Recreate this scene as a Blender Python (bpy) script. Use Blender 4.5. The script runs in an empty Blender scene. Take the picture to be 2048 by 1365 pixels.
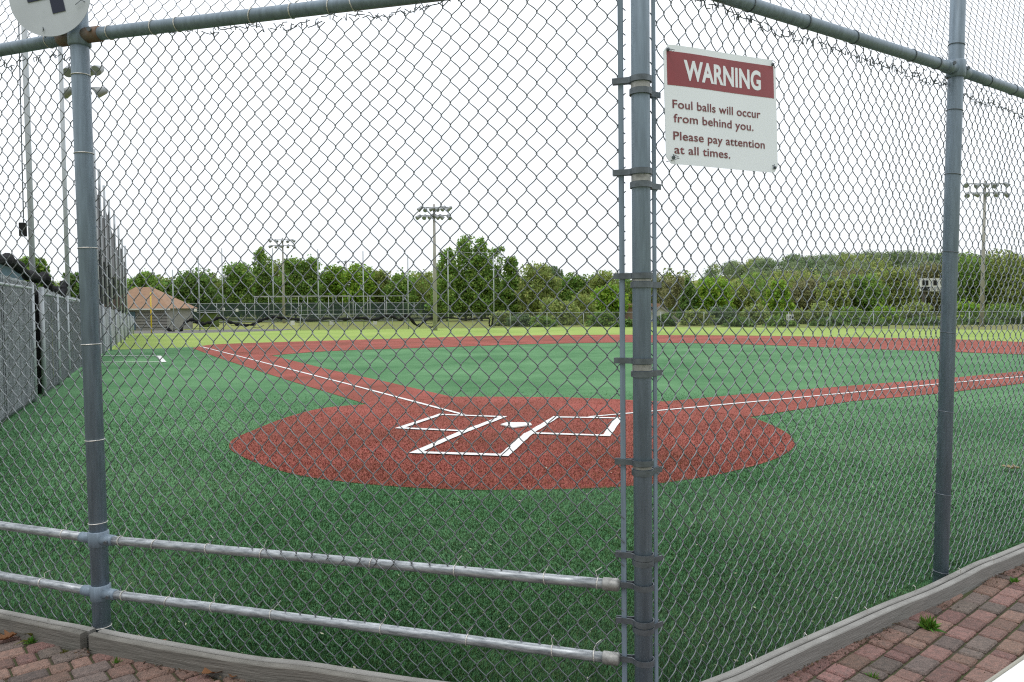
import bpy, math, random
import numpy as np
from mathutils import Vector, Matrix
R = math.radians
rng = np.random.default_rng(7)
random.seed(7)
scn = bpy.context.scene
C = scn.collection

# ------------------------------------------------------------------ camera
F_PX, W_PX, H_PX = 1500.0, 2048.0, 1365.0
PITCH, ROLL, CAM_H = R(2.577), R(-0.3), 1.70
cam_d = bpy.data.cameras.new('camera'); cam = bpy.data.objects.new('camera', cam_d); C.objects.link(cam)
cam_d.sensor_width = 36.0; cam_d.lens = F_PX / W_PX * 36.0
cam_d.clip_start = 0.05; cam_d.clip_end = 3000
_r = np.array([1, 0, 0.]); _f = np.array([0, math.cos(PITCH), -math.sin(PITCH)]); _u = np.array([0, math.sin(PITCH), math.cos(PITCH)])
RIGHT = math.cos(ROLL)*_r + math.sin(ROLL)*_u; UP = -math.sin(ROLL)*_r + math.cos(ROLL)*_u; FWD = _f
cam.matrix_world = Matrix(((RIGHT[0], UP[0], -FWD[0], 0), (RIGHT[1], UP[1], -FWD[1], 0), (RIGHT[2], UP[2], -FWD[2], CAM_H), (0, 0, 0, 1)))
scn.camera = cam

# ------------------------------------------------------------------ sky, sun, exposure
SUN_EL, SUN_AZ = R(66), R(200)
world = bpy.data.worlds.new('World'); scn.world = world; world.use_nodes = True
nt = world.node_tree; nt.nodes.clear()
out = nt.nodes.new('ShaderNodeOutputWorld')
sky = nt.nodes.new('ShaderNodeTexSky'); sky.sky_type = 'NISHITA'; sky.sun_disc = False
sky.sun_elevation = SUN_EL; sky.sun_rotation = SUN_AZ; sky.dust_density = 4.0
b1 = nt.nodes.new('ShaderNodeBackground'); b1.inputs[1].default_value = 0.10
nt.links.new(sky.outputs[0], b1.inputs[0])
tc = nt.nodes.new('ShaderNodeTexCoord'); sx = nt.nodes.new('ShaderNodeSeparateXYZ'); nt.links.new(tc.outputs['Generated'], sx.inputs[0])
mr = nt.nodes.new('ShaderNodeMapRange'); mr.inputs[1].default_value = -0.02; mr.inputs[2].default_value = 1.0
mr.inputs[3].default_value = 1.15; mr.inputs[4].default_value = 2.3
nt.links.new(sx.outputs[2], mr.inputs[0])
nz = nt.nodes.new('ShaderNodeTexNoise'); nz.inputs['Scale'].default_value = 2.5; nz.inputs['Detail'].default_value = 4
nt.links.new(tc.outputs['Generated'], nz.inputs['Vector'])
cr = nt.nodes.new('ShaderNodeValToRGB'); cr.color_ramp.elements[0].color = (0.88, 0.93, 1.0, 1); cr.color_ramp.elements[1].color = (0.96, 0.98, 1.0, 1)
nt.links.new(nz.outputs[0], cr.inputs[0])
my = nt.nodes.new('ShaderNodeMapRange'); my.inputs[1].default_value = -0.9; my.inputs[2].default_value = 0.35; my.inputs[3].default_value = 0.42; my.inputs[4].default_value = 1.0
nt.links.new(sx.outputs[1], my.inputs[0])   # sky dimmed behind the camera, added to deepen contrast on wires and posts
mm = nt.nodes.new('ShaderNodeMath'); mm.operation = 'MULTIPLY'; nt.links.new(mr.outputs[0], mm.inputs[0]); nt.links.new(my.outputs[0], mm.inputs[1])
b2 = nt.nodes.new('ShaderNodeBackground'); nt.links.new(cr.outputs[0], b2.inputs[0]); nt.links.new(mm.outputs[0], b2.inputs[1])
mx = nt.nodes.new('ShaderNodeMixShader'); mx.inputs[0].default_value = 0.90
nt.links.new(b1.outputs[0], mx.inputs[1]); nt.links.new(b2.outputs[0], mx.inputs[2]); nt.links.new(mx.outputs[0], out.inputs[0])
sl = bpy.data.lights.new('sun', 'SUN'); sl.energy = 0.9; sl.angle = R(20); sl.color = (1, 0.98, 0.95)
so = bpy.data.objects.new('sun', sl); C.objects.link(so); so.rotation_euler = (R(90)-SUN_EL, 0, math.pi - SUN_AZ)
scn.view_settings.view_transform = 'Standard'; scn.view_settings.look = 'None'
scn.view_settings.exposure = 0.0; scn.view_settings.gamma = 1.0
scn.cycles.use_denoising = False; scn.cycles.filter_width = 1.2
scn.cycles.max_bounces = 6; scn.cycles.transparent_max_bounces = 24

# ------------------------------------------------------------------ measuring helpers (photo pixel -> world point)
def ray(px, py):
    return ((px - W_PX/2)/F_PX)*RIGHT - ((py - H_PX/2)/F_PX)*UP + FWD
def G(px, py, z=0.0):
    d = ray(px, py); t = (z - CAM_H)/d[2]
    return np.array([d[0]*t, d[1]*t, z])
def PT(px, py, Y):
    d = ray(px, py); t = Y/d[1]
    return np.array([d[0]*t, Y, CAM_H + d[2]*t])

# ------------------------------------------------------------------ materials
def mat(name, col, rough=0.7, metal=0.0, var=0.0, scale=8.0, col2=None, bump=0.0, bscale=None, sheen=0.0, island=0.0, spec=0.5, detail=5.0, stretch=None, transl=0.0, coat=0.0):
    m = bpy.data.materials.new(name); m.use_nodes = True
    n = m.node_tree; p = n.nodes['Principled BSDF']
    p.inputs['Roughness'].default_value = rough; p.inputs['Metallic'].default_value = metal
    p.inputs['Specular IOR Level'].default_value = spec
    if sheen: p.inputs['Sheen Weight'].default_value = sheen; p.inputs['Sheen Roughness'].default_value = 0.5
    col = tuple(col) + (1,)
    c2 = tuple(col2)+(1,) if col2 else tuple(min(1, c*(1-var)) for c in col[:3])+(1,)
    tcn = n.nodes.new('ShaderNodeTexCoord'); vec = tcn.outputs['Object']
    if stretch:
        mp = n.nodes.new('ShaderNodeMapping'); mp.inputs['Scale'].default_value = stretch
        n.links.new(vec, mp.inputs[0]); vec = mp.outputs[0]
    src = None
    if var or col2:
        t = n.nodes.new('ShaderNodeTexNoise'); t.inputs['Scale'].default_value = scale; t.inputs['Detail'].default_value = detail; t.inputs['Roughness'].default_value = 0.65
        n.links.new(vec, t.inputs['Vector'])
        r = n.nodes.new('ShaderNodeValToRGB'); r.color_ramp.elements[0].position = 0.33; r.color_ramp.elements[1].position = 0.67
        r.color_ramp.elements[0].color = c2; r.color_ramp.elements[1].color = col
        n.links.new(t.outputs[0], r.inputs[0]); src = r.outputs[0]
    if island:
        g = n.nodes.new('ShaderNodeNewGeometry'); hs = n.nodes.new('ShaderNodeHueSaturation')
        mv = n.nodes.new('ShaderNodeMapRange'); mv.inputs[3].default_value = 1-island; mv.inputs[4].default_value = 1+island
        n.links.new(g.outputs['Random Per Island'], mv.inputs[0]); n.links.new(mv.outputs[0], hs.inputs['Value'])
        mh = n.nodes.new('ShaderNodeMath'); mh.operation = 'MULTIPLY_ADD'; mh.inputs[1].default_value = 7.31; mh.inputs[2].default_value = 0
        fr = n.nodes.new('ShaderNodeMath'); fr.operation = 'FRACT'
        mh2 = n.nodes.new('ShaderNodeMapRange'); mh2.inputs[3].default_value = 0.5-island*0.06; mh2.inputs[4].default_value = 0.5+island*0.06
        n.links.new(g.outputs['Random Per Island'], mh.inputs[0]); n.links.new(mh.outputs[0], fr.inputs[0]); n.links.new(fr.outputs[0], mh2.inputs[0]); n.links.new(mh2.outputs[0], hs.inputs['Hue'])
        if src is not None: n.links.new(src, hs.inputs['Color'])
        else: hs.inputs['Color'].default_value = col
        src = hs.outputs[0]
    if src is not None: n.links.new(src, p.inputs['Base Color'])
    else: p.inputs['Base Color'].default_value = col
    if bump:
        t2 = n.nodes.new('ShaderNodeTexNoise'); t2.inputs['Scale'].default_value = bscale or scale*3; t2.inputs['Detail'].default_value = 6
        n.links.new(vec, t2.inputs['Vector'])
        b = n.nodes.new('ShaderNodeBump'); b.inputs['Strength'].default_value = bump; b.inputs['Distance'].default_value = 0.02
        n.links.new(t2.outputs[0], b.inputs['Height']); n.links.new(b.outputs[0], p.inputs['Normal'])
    if transl:
        tr = n.nodes.new('ShaderNodeBsdfTranslucent'); ms = n.nodes.new('ShaderNodeMixShader'); ms.inputs[0].default_value = transl
        if src is not None: n.links.new(src, tr.inputs[0])
        else: tr.inputs[0].default_value = col
        n.links.new(p.outputs[0], ms.inputs[1]); n.links.new(tr.outputs[0], ms.inputs[2])
        n.links.new(ms.outputs[0], n.nodes['Material Output'].inputs[0])
    return m

def see_through(name, col, alpha):
    m = bpy.data.materials.new(name); m.use_nodes = True; n = m.node_tree
    p = n.nodes['Principled BSDF']; p.inputs['Base Color'].default_value = tuple(col)+(1,); p.inputs['Roughness'].default_value = 1.0; p.inputs['Specular IOR Level'].default_value = 0.0
    tr = n.nodes.new('ShaderNodeBsdfTransparent'); ms = n.nodes.new('ShaderNodeMixShader'); ms.inputs[0].default_value = alpha
    n.links.new(tr.outputs[0], ms.inputs[1]); n.links.new(p.outputs[0], ms.inputs[2]); n.links.new(ms.outputs[0], n.nodes['Material Output'].inputs[0])
    return m

M = {}
M['post'] = mat('painted_steel', (0.235, 0.305, 0.375), rough=0.45, metal=0.10, var=0.34, scale=3.0, stretch=(14, 14, 1.3), spec=0.4)
M['wire'] = mat('galvanised_wire', (0.235, 0.26, 0.275), rough=0.38, metal=0.5, var=0.3, scale=40, spec=0.5)
M['rail'] = mat('weathered_pipe', (0.50, 0.53, 0.55), rough=0.40, metal=0.45, col2=(0.17, 0.19, 0.205), scale=4.0, stretch=(3, 9, 22))
M['band'] = mat('band_steel', (0.16, 0.185, 0.205), rough=0.45, metal=0.5, var=0.35, scale=30)
M['tie'] = mat('aluminium_tie', (0.62, 0.60, 0.55), rough=0.4, metal=0.5)
M['rust'] = mat('rusty_sleeve', (0.17, 0.175, 0.17), rough=0.7, metal=0.1, col2=(0.19, 0.085, 0.035), scale=9)
M['bare'] = mat('bare_zinc', (0.42, 0.42, 0.40), rough=0.5, metal=0.4, var=0.5, scale=40)
M['wood'] = mat('weathered_board', (0.30, 0.295, 0.275), rough=0.85, col2=(0.20, 0.195, 0.18), scale=1.6, stretch=(3.0, 3.0, 60), bump=0.25, bscale=4)
M['wooddark'] = mat('stained_board', (0.215, 0.205, 0.18), rough=0.85, col2=(0.105, 0.10, 0.085), scale=1.6, stretch=(3.0, 3.0, 60), bump=0.3, bscale=4)
M['green'] = mat('green_turf', (0.115, 0.255, 0.115), rough=0.85, col2=(0.048, 0.148, 0.056), scale=0.34, detail=12, bump=0.6, bscale=60, spec=.12)
M['red'] = mat('red_turf', (0.34, 0.095, 0.075), rough=0.85, col2=(0.19, 0.060, 0.040), scale=0.45, detail=12, bump=0.6, bscale=60, spec=.10)
M['gblade'] = mat('green_fibre', (0.082, 0.175, 0.064), rough=0.42, island=1.0, spec=0.35, transl=0.15, col2=(0.028, 0.090, 0.026), scale=0.55, detail=8)
M['rblade'] = mat('red_fibre', (0.190, 0.034, 0.020), rough=0.6, island=0.95, spec=0.2, col2=(0.095, 0.042, 0.020), scale=0.42, detail=7, transl=0.1)
M['white'] = mat('white_line', (0.80, 0.80, 0.78), rough=0.85, var=0.30, scale=14)
M['grass'] = mat('outfield_grass', (0.305, 0.385, 0.105), rough=0.9, col2=(0.21, 0.31, 0.07), scale=0.16, detail=11, spec=.1, bump=0.4, bscale=15)
M['lawn'] = mat('rough_grass', (0.20, 0.255, 0.058), spec=.1, rough=0.9, col2=(0.22, 0.215, 0.085), scale=0.06, detail=9)
M['dirt'] = mat('warning_track', (0.15, 0.145, 0.135), rough=0.95, var=0.3, scale=1.5)
M['brick'] = mat('paver', (0.31, 0.180, 0.145), rough=0.9, col2=(0.175, 0.118, 0.098), scale=45, island=0.30, bump=0.9, bscale=150)
M['brickg'] = mat('grey_paver', (0.215, 0.165, 0.140), rough=0.9, col2=(0.115, 0.095, 0.083), scale=45, island=0.25, bump=0.9, bscale=150)
M['joint'] = mat('joint_sand', (0.065, 0.055, 0.035), rough=1.0, col2=(0.05, 0.065, 0.018), scale=7)
M['signw'] = mat('sign_white', (0.90, 0.95, 1.0), rough=0.5, var=0.03, scale=5)
M['disc'] = mat('disc_white', (0.56, 0.60, 0.65), rough=0.5, var=0.15, scale=4)
M['signr'] = mat('sign_red', (0.32, 0.055, 0.065), rough=0.5, var=0.15, scale=6)
M['signt'] = mat('sign_text', (0.22, 0.055, 0.06), rough=0.6, var=0.2, scale=20)
M['navy'] = mat('navy', (0.012, 0.018, 0.045), rough=0.5)
M['slat'] = mat('grey_slat', (0.40, 0.425, 0.45), rough=0.8, island=0.25, var=0.25, scale=3)
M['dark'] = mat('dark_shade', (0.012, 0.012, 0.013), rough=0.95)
M['netb'] = mat('black_net', (0.02, 0.02, 0.022), rough=0.95, spec=0.1)
M['netsee'] = see_through('hung_black_net', (0.030, 0.034, 0.036), 0.86)
M['screen'] = see_through('windscreen', (0.045, 0.068, 0.068), 0.66)
M['fenceveil'] = see_through('fine_mesh', (0.10, 0.11, 0.11), 0.22)
M['thin'] = mat('grey_pole', (0.40, 0.43, 0.45), rough=0.6, metal=0.2)
M['conc'] = mat('concrete_pole', (0.40, 0.385, 0.35), rough=0.85, var=0.15, scale=2)
M['lamp'] = mat('lamp_housing', (0.27, 0.285, 0.29), rough=0.5, metal=0.4)
M['glass'] = mat('lamp_glass', (0.22, 0.24, 0.24), rough=0.3)
M['yellow'] = mat('yellow_paint', (0.62, 0.42, 0.04), rough=0.5)
M['shingle'] = mat('brown_shingle', (0.32, 0.195, 0.12), rough=0.9, var=0.25, scale=3)
M['block'] = mat('grey_block', (0.30, 0.29, 0.28), rough=0.9, var=0.2, scale=1.2, stretch=(1, 1, 6))
M['trimw'] = mat('white_trim', (0.65, 0.65, 0.62), rough=0.6)
M['bluewall'] = mat('blue_siding', (0.10, 0.17, 0.235), rough=0.6, var=0.12, scale=2)
M['roofg'] = mat('grey_roof', (0.30, 0.29, 0.28), rough=0.9, var=0.2, scale=2)
M['tan'] = mat('tan_wall', (0.30, 0.20, 0.14), rough=0.9)
M['pipew'] = mat('pale_pipe', (0.36, 0.375, 0.38), rough=0.5)
M['bark'] = mat('bark', (0.10, 0.085, 0.07), rough=0.95, var=0.3, scale=4)
M['bench'] = mat('bench_plank', (0.80, 0.80, 0.78), rough=0.5, var=0.04)
M['benchedge'] = mat('bench_edge', (0.30, 0.29, 0.24), rough=0.6)
LV = {}
def leafmat(k, c, isl=0.5): LV[k] = mat('foliage_'+k, c, rough=0.6, island=isl, spec=0.3, transl=0.42)
leafmat('mid', (0.22, 0.35, 0.075)); leafmat('bright', (0.25, 0.40, 0.05)); leafmat('olive', (0.28, 0.345, 0.095))
leafmat('deep', (0.15, 0.25, 0.062)); leafmat('bud', (0.27, 0.275, 0.125)); leafmat('pale', (0.31, 0.38, 0.12)); leafmat('blue', (0.17, 0.25, 0.115))
leafmat('far', (0.25, 0.32, 0.17), 0.35); leafmat('weed', (0.11, 0.24, 0.03)); leafmat('moss', (0.11, 0.105, 0.02)); leafmat('dry', (0.30, 0.16, 0.07), 0.3)  # far: leaf colour made paler to paint in distance haze
leafmat('straw', (0.42, 0.36, 0.20), 0.3); leafmat('shade_debris', (0.13, 0.085, 0.05), 0.6); leafmat('petal', (0.60, 0.58, 0.42), 0.3)

# ------------------------------------------------------------------ mesh helpers
def link(name, me, m, parent=None, smooth=False):
    o = bpy.data.objects.new(name, me); C.objects.link(o)
    if m is not None: me.materials.append(m)
    if parent is not None: o.parent = parent
    if smooth: me.polygons.foreach_set('use_smooth', np.ones(len(me.polygons), dtype=bool))
    return o
def mesh_arrays(name, V, polys):
    """polys: list of int arrays (M,k)"""
    V = np.asarray(V, dtype=np.float32)
    me = bpy.data.meshes.new(name); me.vertices.add(len(V)); me.vertices.foreach_set('co', V.ravel())
    loops = np.concatenate([p.ravel() for p in polys]).astype(np.int32)
    tot = np.concatenate([np.full(len(p), p.shape[1]) for p in polys]).astype(np.int32)
    st = np.concatenate([[0], np.cumsum(tot)[:-1]]).astype(np.int32)
    me.loops.add(len(loops)); me.loops.foreach_set('vertex_index', loops)
    me.polygons.add(len(tot)); me.polygons.foreach_set('loop_start', st); me.polygons.foreach_set('loop_total', tot)
    me.update(calc_edges=True); me.validate()
    return me
def unit(v):
    v = np.asarray(v, float); return v/np.linalg.norm(v)

class MB:
    def __init__(s): s.v = []; s.f = []; s.n = 0
    def add(s, V, F):
        V = np.asarray(V, float)
        s.v.append(V); s.f += [tuple(int(i)+s.n for i in f) for f in F]; s.n += len(V); return s
    def box(s, c, size, ax=None, bevel=0.0):
        """c centre, size full dims, ax 3 unit vectors"""
        ax = np.eye(3) if ax is None else np.array(ax, float)
        h = np.array(size, float)/2
        if bevel <= 0:
            P = [(x, y, z) for x in (-1, 1) for y in (-1, 1) for z in (-1, 1)]
            V = [np.array(c)+sum(p[i]*h[i]*ax[i] for i in range(3)) for p in P]
            return s.add(V, [(0, 1, 3, 2), (4, 6, 7, 5), (0, 4, 5, 1), (2, 3, 7, 6), (0, 2, 6, 4), (1, 5, 7, 3)])
        b = min(bevel, h.min()*0.9); V = []
        idx = {}
        for x in (-1, 1):
            for y in (-1, 1):
                for z in (-1, 1):
                    for k in range(3):
                        q = np.array([x, y, z])*(h-b); q[k] += (x, y, z)[k]*b
                        idx[(x, y, z, k)] = len(V); V.append(np.array(c)+q@ax)
        Fc = []
        for k in range(3):
            i, j = [(1, 2), (2, 0), (0, 1)][k]
            for sgn in (-1, 1):
                q = []
                for (a, d) in ((-1, -1), (1, -1), (1, 1), (-1, 1)):
                    t = [0, 0, 0]; t[k] = sgn; t[i] = a; t[j] = d; q.append(idx[(*t, k)])
                Fc.append(tuple(q if sgn > 0 else q[::-1]))
        for k in range(3):
            i, j = [(1, 2), (2, 0), (0, 1)][k]
            for a in (-1, 1):
                for d in (-1, 1):
                    t0 = [0, 0, 0]; t1 = [0, 0, 0]
                    t0[k] = -1; t1[k] = 1; t0[i] = t1[i] = a; t0[j] = t1[j] = d
                    q = [idx[(*t0, i)], idx[(*t1, i)], idx[(*t1, j)], idx[(*t0, j)]]
                    Fc.append(tuple(q if a*d < 0 else q[::-1]))
        for x in (-1, 1):
            for y in (-1, 1):
                for z in (-1, 1):
                    q = [idx[(x, y, z, k)] for k in range(3)]
                    Fc.append(tuple(q if x*y*z > 0 else q[::-1]))
        return s.add(V, Fc)
    def tube(s, pts, r, n=8, cap=True, closed=False):
        pts = np.asarray(pts, float); m = len(pts); r = np.broadcast_to(np.asarray(r, float), (m,))
        if closed: T = np.roll(pts, -1, 0)-np.roll(pts, 1, 0)
        else: T = np.gradient(pts, axis=0)
        T /= np.linalg.norm(T, axis=1)[:, None]+1e-12
        a = np.array([0, 0, 1.]) if abs(T[0][2]) < 0.9 else np.array([1., 0, 0])
        u = np.cross(T[0], a); u /= np.linalg.norm(u)
        U = []
        for i in range(m):
            u = u - T[i]*(u@T[i]); u /= np.linalg.norm(u)+1e-12; U.append(u.copy())
        U = np.array(U); Vv = np.cross(T, U)
        ang = np.arange(n)*2*math.pi/n
        V = pts[:, None]+r[:, None, None]*(np.cos(ang)[None, :, None]*U[:, None]+np.sin(ang)[None, :, None]*Vv[:, None])
        V = V.reshape(-1, 3); Fc = []
        for i in range(m if closed else m-1):
            for k in range(n):
                a0 = i*n+k; a1 = i*n+(k+1) % n; i2 = (i+1) % m
                Fc.append((a0, a1, i2*n+(k+1) % n, i2*n+k))
        if cap and not closed: Fc += [tuple(range(n))[::-1], tuple((m-1)*n+k for k in range(n))]
        return s.add(V, Fc)
    def ring(s, c, axis, rad, r, n=16, k=5):
        axis = unit(axis); a = np.array([0, 0, 1.]) if abs(axis[2]) < 0.9 else np.array([1., 0, 0])
        u = unit(np.cross(axis, a)); v = np.cross(axis, u)
        t = np.arange(n)*2*math.pi/n
        return s.tube(np.array(c)+rad*(np.cos(t)[:, None]*u+np.sin(t)[:, None]*v), r, k, closed=True)
    def prism(s, poly, z0, z1):
        n = len(poly); V = [(p[0], p[1], z0) for p in poly]+[(p[0], p[1], z1) for p in poly]
        return s.add(V, [tuple(range(n))[::-1], tuple(range(n, 2*n))]+[(i, (i+1) % n, n+(i+1) % n, n+i) for i in range(n)])
    def ext(s, poly3, off):
        """polygon of 3D points extruded by vector off"""
        n = len(poly3); A = np.array(poly3, float); V = np.vstack([A, A+np.array(off)])
        return s.add(V, [tuple(range(n)), tuple(range(n, 2*n))[::-1]]+[((i+1) % n, i, n+i, n+(i+1) % n) for i in range(n)])
    def sheet(s, poly, z):
        return s.add([(p[0], p[1], z) for p in poly], [tuple(range(len(poly)))])
    def build(s, name, m, parent=None, smooth=False, fix=True):
        me = bpy.data.meshes.new(name); me.from_pydata(np.vstack(s.v).tolist(), [], s.f); me.update()
        if fix:
            import bmesh
            bm = bmesh.new(); bm.from_mesh(me); bmesh.ops.recalc_face_normals(bm, faces=bm.faces); bm.to_mesh(me); bm.free()
        return link(name, me, m, parent, smooth)

def tag(o, label, cat, group=None, kind=None):
    if label: o['label'] = label
    if cat: o['category'] = cat
    if group: o['group'] = group
    if kind: o['kind'] = kind
    return o
def empty(name, loc=(0, 0, 0), label=None, cat=None, group=None):
    o = bpy.data.objects.new(name, None); C.objects.link(o); o.location = loc; o.empty_display_size = 0.2
    return tag(o, label, cat, group)
def struct(o): o['kind'] = 'structure'; return o
def rel(o, root):
    """keep world-space mesh coordinates under a root that stands at its own base"""
    o.matrix_parent_inverse = Matrix.Translation(root.location).inverted(); return o
def copy_tree(o, parent=None):
    c = o.copy(); C.objects.link(c)
    if parent is not None: c.parent = parent
    for ch in list(o.children): copy_tree(ch, c)
    return c

# ------------------------------------------------------------------ field geometry (backstop plan)
PL = np.array([-2.15, 3.80]); PC = np.array([0.527, 3.05]); PR = np.array([2.65, 4.53])
d3 = unit([-0.943, 0.334]); d4 = unit(PR-PC)
P3 = PL+d3*4.5; P4 = PR+d4*4.5
KERB = [tuple(PL+d3*4.5+np.array([-.02, -.075])), tuple(PL+np.array([-.02, -.075])), (0.505, 2.965), tuple(PR+np.array([0.045, -.085])), tuple(P4+np.array([0.045, -.085]))]

# ---- ground sheets
b = MB(); S = 1500
b.add([(-S, -60, -0.04), (S, -60, -0.04), (S, S, -0.04), (-S, S, -0.04)], [(0, 1, 2, 3)])
g0 = b.build('ground', M['lawn']); tag(g0, 'mown grass ground reaching beyond the outfield fence to the trees', 'ground', kind='structure')

arc_out_px = [(385, 696), (440, 688.4), (635, 682), (840, 676), (977.8, 672), (1231.7, 669.5), (1312, 670.3), (1499, 671.3), (1750, 675.4), (1887.7, 678.2), (2048, 684)]
arc_in_px = [(544, 710.8), (651, 702.5), (800, 697), (940, 692.5), (1054, 688.5), (1231.7, 685), (1312, 685.3), (1499, 689), (1741, 698), (1888, 703), (2048, 709)]
arc_out = [G(*p)[:2] for p in arc_out_px]; arc_in = [G(*p)[:2] for p in arc_in_px]
def smooth_poly(pts, n=6):
    pts = np.array(pts); o = []
    for i in range(len(pts)-1):
        p0 = pts[max(i-1, 0)]; p1 = pts[i]; p2 = pts[i+1]; p3 = pts[min(i+2, len(pts)-1)]
        for t in np.arange(n)/n:
            o.append(0.5*((2*p1)+(-p0+p2)*t+(2*p0-5*p1+4*p2-p3)*t*t+(-p0+3*p1-3*p2+p3)*t**3))
    o.append(pts[-1]); return np.array(o)
arc_out_s = smooth_poly(arc_out); arc_in_s = smooth_poly(arc_in)
ext_out = arc_out_s[-1]+unit(arc_out_s[-1]-arc_out_s[-4])*14+np.array([4, -9]); ext_in = arc_in_s[-1]+unit(arc_in_s[-1]-arc_in_s[-4])*10+np.array([2, -6])
# outfield grass: between the red arc and the outfield fence
fence_base = [G(180, 668)[:2], G(262, 667)[:2], G(560, 660)[:2], G(870, 656.5)[:2], G(1240, 653.5)[:2], G(1500, 655)[:2], G(1750, 657)[:2], G(2048, 660)[:2]]
fr = fence_base[-1]+np.array([40, -22.])
of = [G(205, 699)[:2], G(295, 697)[:2], G(364, 694)[:2]]+[p for p in arc_out_s]+[ext_out, ext_out+np.array([25, -14]), fr]+fence_base[::-1]+[G(215, 690)[:2]]
b = MB(); b.sheet(of, -0.028); og = b.build('outfield_grass', M['grass']); tag(og, 'bright yellow green outfield grass beyond the red infield arc', 'grass field', kind='structure')
b = MB(); trk = [G(262, 667)[:2], G(400, 665.5)[:2], G(560, 661.5)[:2], G(590, 657.5)[:2], G(400, 659.5)[:2], G(330, 660)[:2], G(262, 661)[:2]]
b.sheet(trk, -0.022); tr_ = b.build('gravel_path', M['dirt']); tag(tr_, 'grey gravel path along the left field fence', 'path', kind='structure')
# green turf: everything from the kerb to the arc
mid_arc = (arc_out_s[4:]*0.6+arc_in_s[4:]*0.4)
gt = [G(205, 699.5)[:2], G(295, 697.5)[:2], G(364, 694.5)[:2], G(400, 693.5)[:2]]+[p for p in mid_arc]+[ext_in, (34, 12), (12, 9.5), KERB[4], KERB[3], KERB[2], KERB[1], KERB[0], (-9.5, 5.9), (-8.6, 9.3), (-9.9, 15), (-14.6, 25)]
b = MB(); b.sheet(gt, -0.016); gto = b.build('green_turf', M['green']); tag(gto, 'green artificial turf of the infield and foul ground', 'turf', kind='structure')
# red turf pieces
circ_px = [(727, 808), (645.7, 815), (571.9, 833.8), (500.7, 861.5), (466, 877), (458.5, 893), (474.3, 906), (516.5, 924.8), (598, 948.5), (730, 965.7), (900, 976.5), (1058, 977), (1216.5, 972.8), (1330, 963), (1440, 946), (1540, 920), (1583, 897), (1588, 880), (1570, 862), (1530, 843), (1497, 832)]
circ = [G(*p)[:2] for p in circ_px]
inner_px = [(1497, 830), (1330, 802), (1230, 797.5), (1129, 793.5), (1005, 792.5), (905, 792.5), (875, 787), (727, 806)]
inner = [G(*p)[:2] for p in inner_px]
home = list(smooth_poly(circ, 4))+inner[1:-1]
lstrip = [G(*p)[:2] for p in [(384, 696), (440, 716.5), (571.9, 758.7), (735, 808), (905, 793), (875, 786.5), (782.8, 765.3), (658.9, 738.9), (544, 711), (470, 694), (430, 690)]]
rstrip = [G(*p)[:2] for p in [(1230, 799), (1312, 804), (1474, 789), (1700, 771), (1886.9, 756.7), (2048, 741.8)]]
rs2 = [G(*p)[:2] for p in [(2048, 766), (1884.7, 785.7), (1700, 802), (1500, 833)]]
dR = unit(rstrip[-1]-rstrip[1])
rstrip = rstrip+[rstrip[-1]+dR*12, rs2[0]+dR*12]+rs2
band = [p for p in arc_out_s]+[ext_out, ext_in]+[p for p in arc_in_s[::-1]]
b = MB(); b.sheet(home, -0.012); b.sheet(lstrip, -0.0095); b.sheet(rstrip, -0.0085); b.sheet(band, -0.0065)
rd = b.build('red_turf', M['red']); tag(rd, 'brick red turf forming the home circle base paths and infield arc', 'turf', kind='structure')

# white lines
def line_poly(pts_px, w, z, close=False):
    P = [G(*p)[:2] for p in pts_px]; b = MB()
    k = len(P) if close else len(P)-1
    for i in range(k):
        a, c = P[i], P[(i+1) % len(P)]; d = unit(c-a); n = np.array([-d[1], d[0]])
        L = np.linalg.norm(c-a); m = max(1, int(L/(.18 if np.linalg.norm(a) < 13 else .9))); e = w/2
        q = [a+d*(L*t/m)-d*(e if t == 0 else 0)+d*(e if t == m else 0) for t in range(m+1)]
        V = []; Fc = []
        for j, p in enumerate(q):
            ww = w*(1+rng.uniform(-.11, .11)); V += [(*(p+n*ww/2), z+i*0.0006), (*(p-n*ww/2), z+i*0.0006)]
            if j: Fc.append((2*j-2, 2*j-1, 2*j+1, 2*j))
        b.add(V, Fc)
    return b
zl = -0.002
tag(line_poly([(401, 693), (688, 766), (925, 828.5)], .075, zl-.0005).build('foul_line', M['white']), 'white foul line running away to the left along the red base path', 'field line', kind='structure')
tag(line_poly([(1182, 833), (1400, 813.3), (1700, 785.3), (1880, 767.7), (2048, 752.8), (2300, 729)], .075, zl-.0005).build('foul_line', M['white']), 'white foul line running away to the right along the red base path', 'field line', kind='structure')
tag(line_poly([(882, 829), (1006, 833.5), (931, 862), (800, 856)], .105, zl+.0012, True).build('batters_box_line', M['white']), 'white outline of the left batter\'s box', 'field line', kind='structure')
tag(line_poly([(1112, 834), (1238, 836), (1213, 871), (1060, 866)], .105, zl+.0012, True).build('batters_box_line', M['white']), 'white outline of the right batter\'s box', 'field line', kind='structure')
tag(line_poly([(928, 863), (832, 905), (1009, 910.5), (1056, 868.5)], .115, zl+.0042).build('catchers_box_line', M['white']), 'white outline of the catcher\'s box nearest the fence', 'field line', kind='structure')
tag(line_poly([(195, 711.5), (318, 712), (328, 724), (205, 724.5)], .13, zl).build('coaches_box_line', M['white']), 'small white box outline on the turf far to the left', 'field line', kind='structure')
hp = [G(*p)[:2] for p in [(1013, 846.3), (1059.5, 846.5), (1064, 851), (1027, 856.5), (1001, 850.5)]]
b = MB(); b.prism(hp, -0.004, 0.012); tag(b.build('home_plate', M['trimw']), 'white rubber home plate between the batter\'s boxes', 'home plate')

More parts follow.
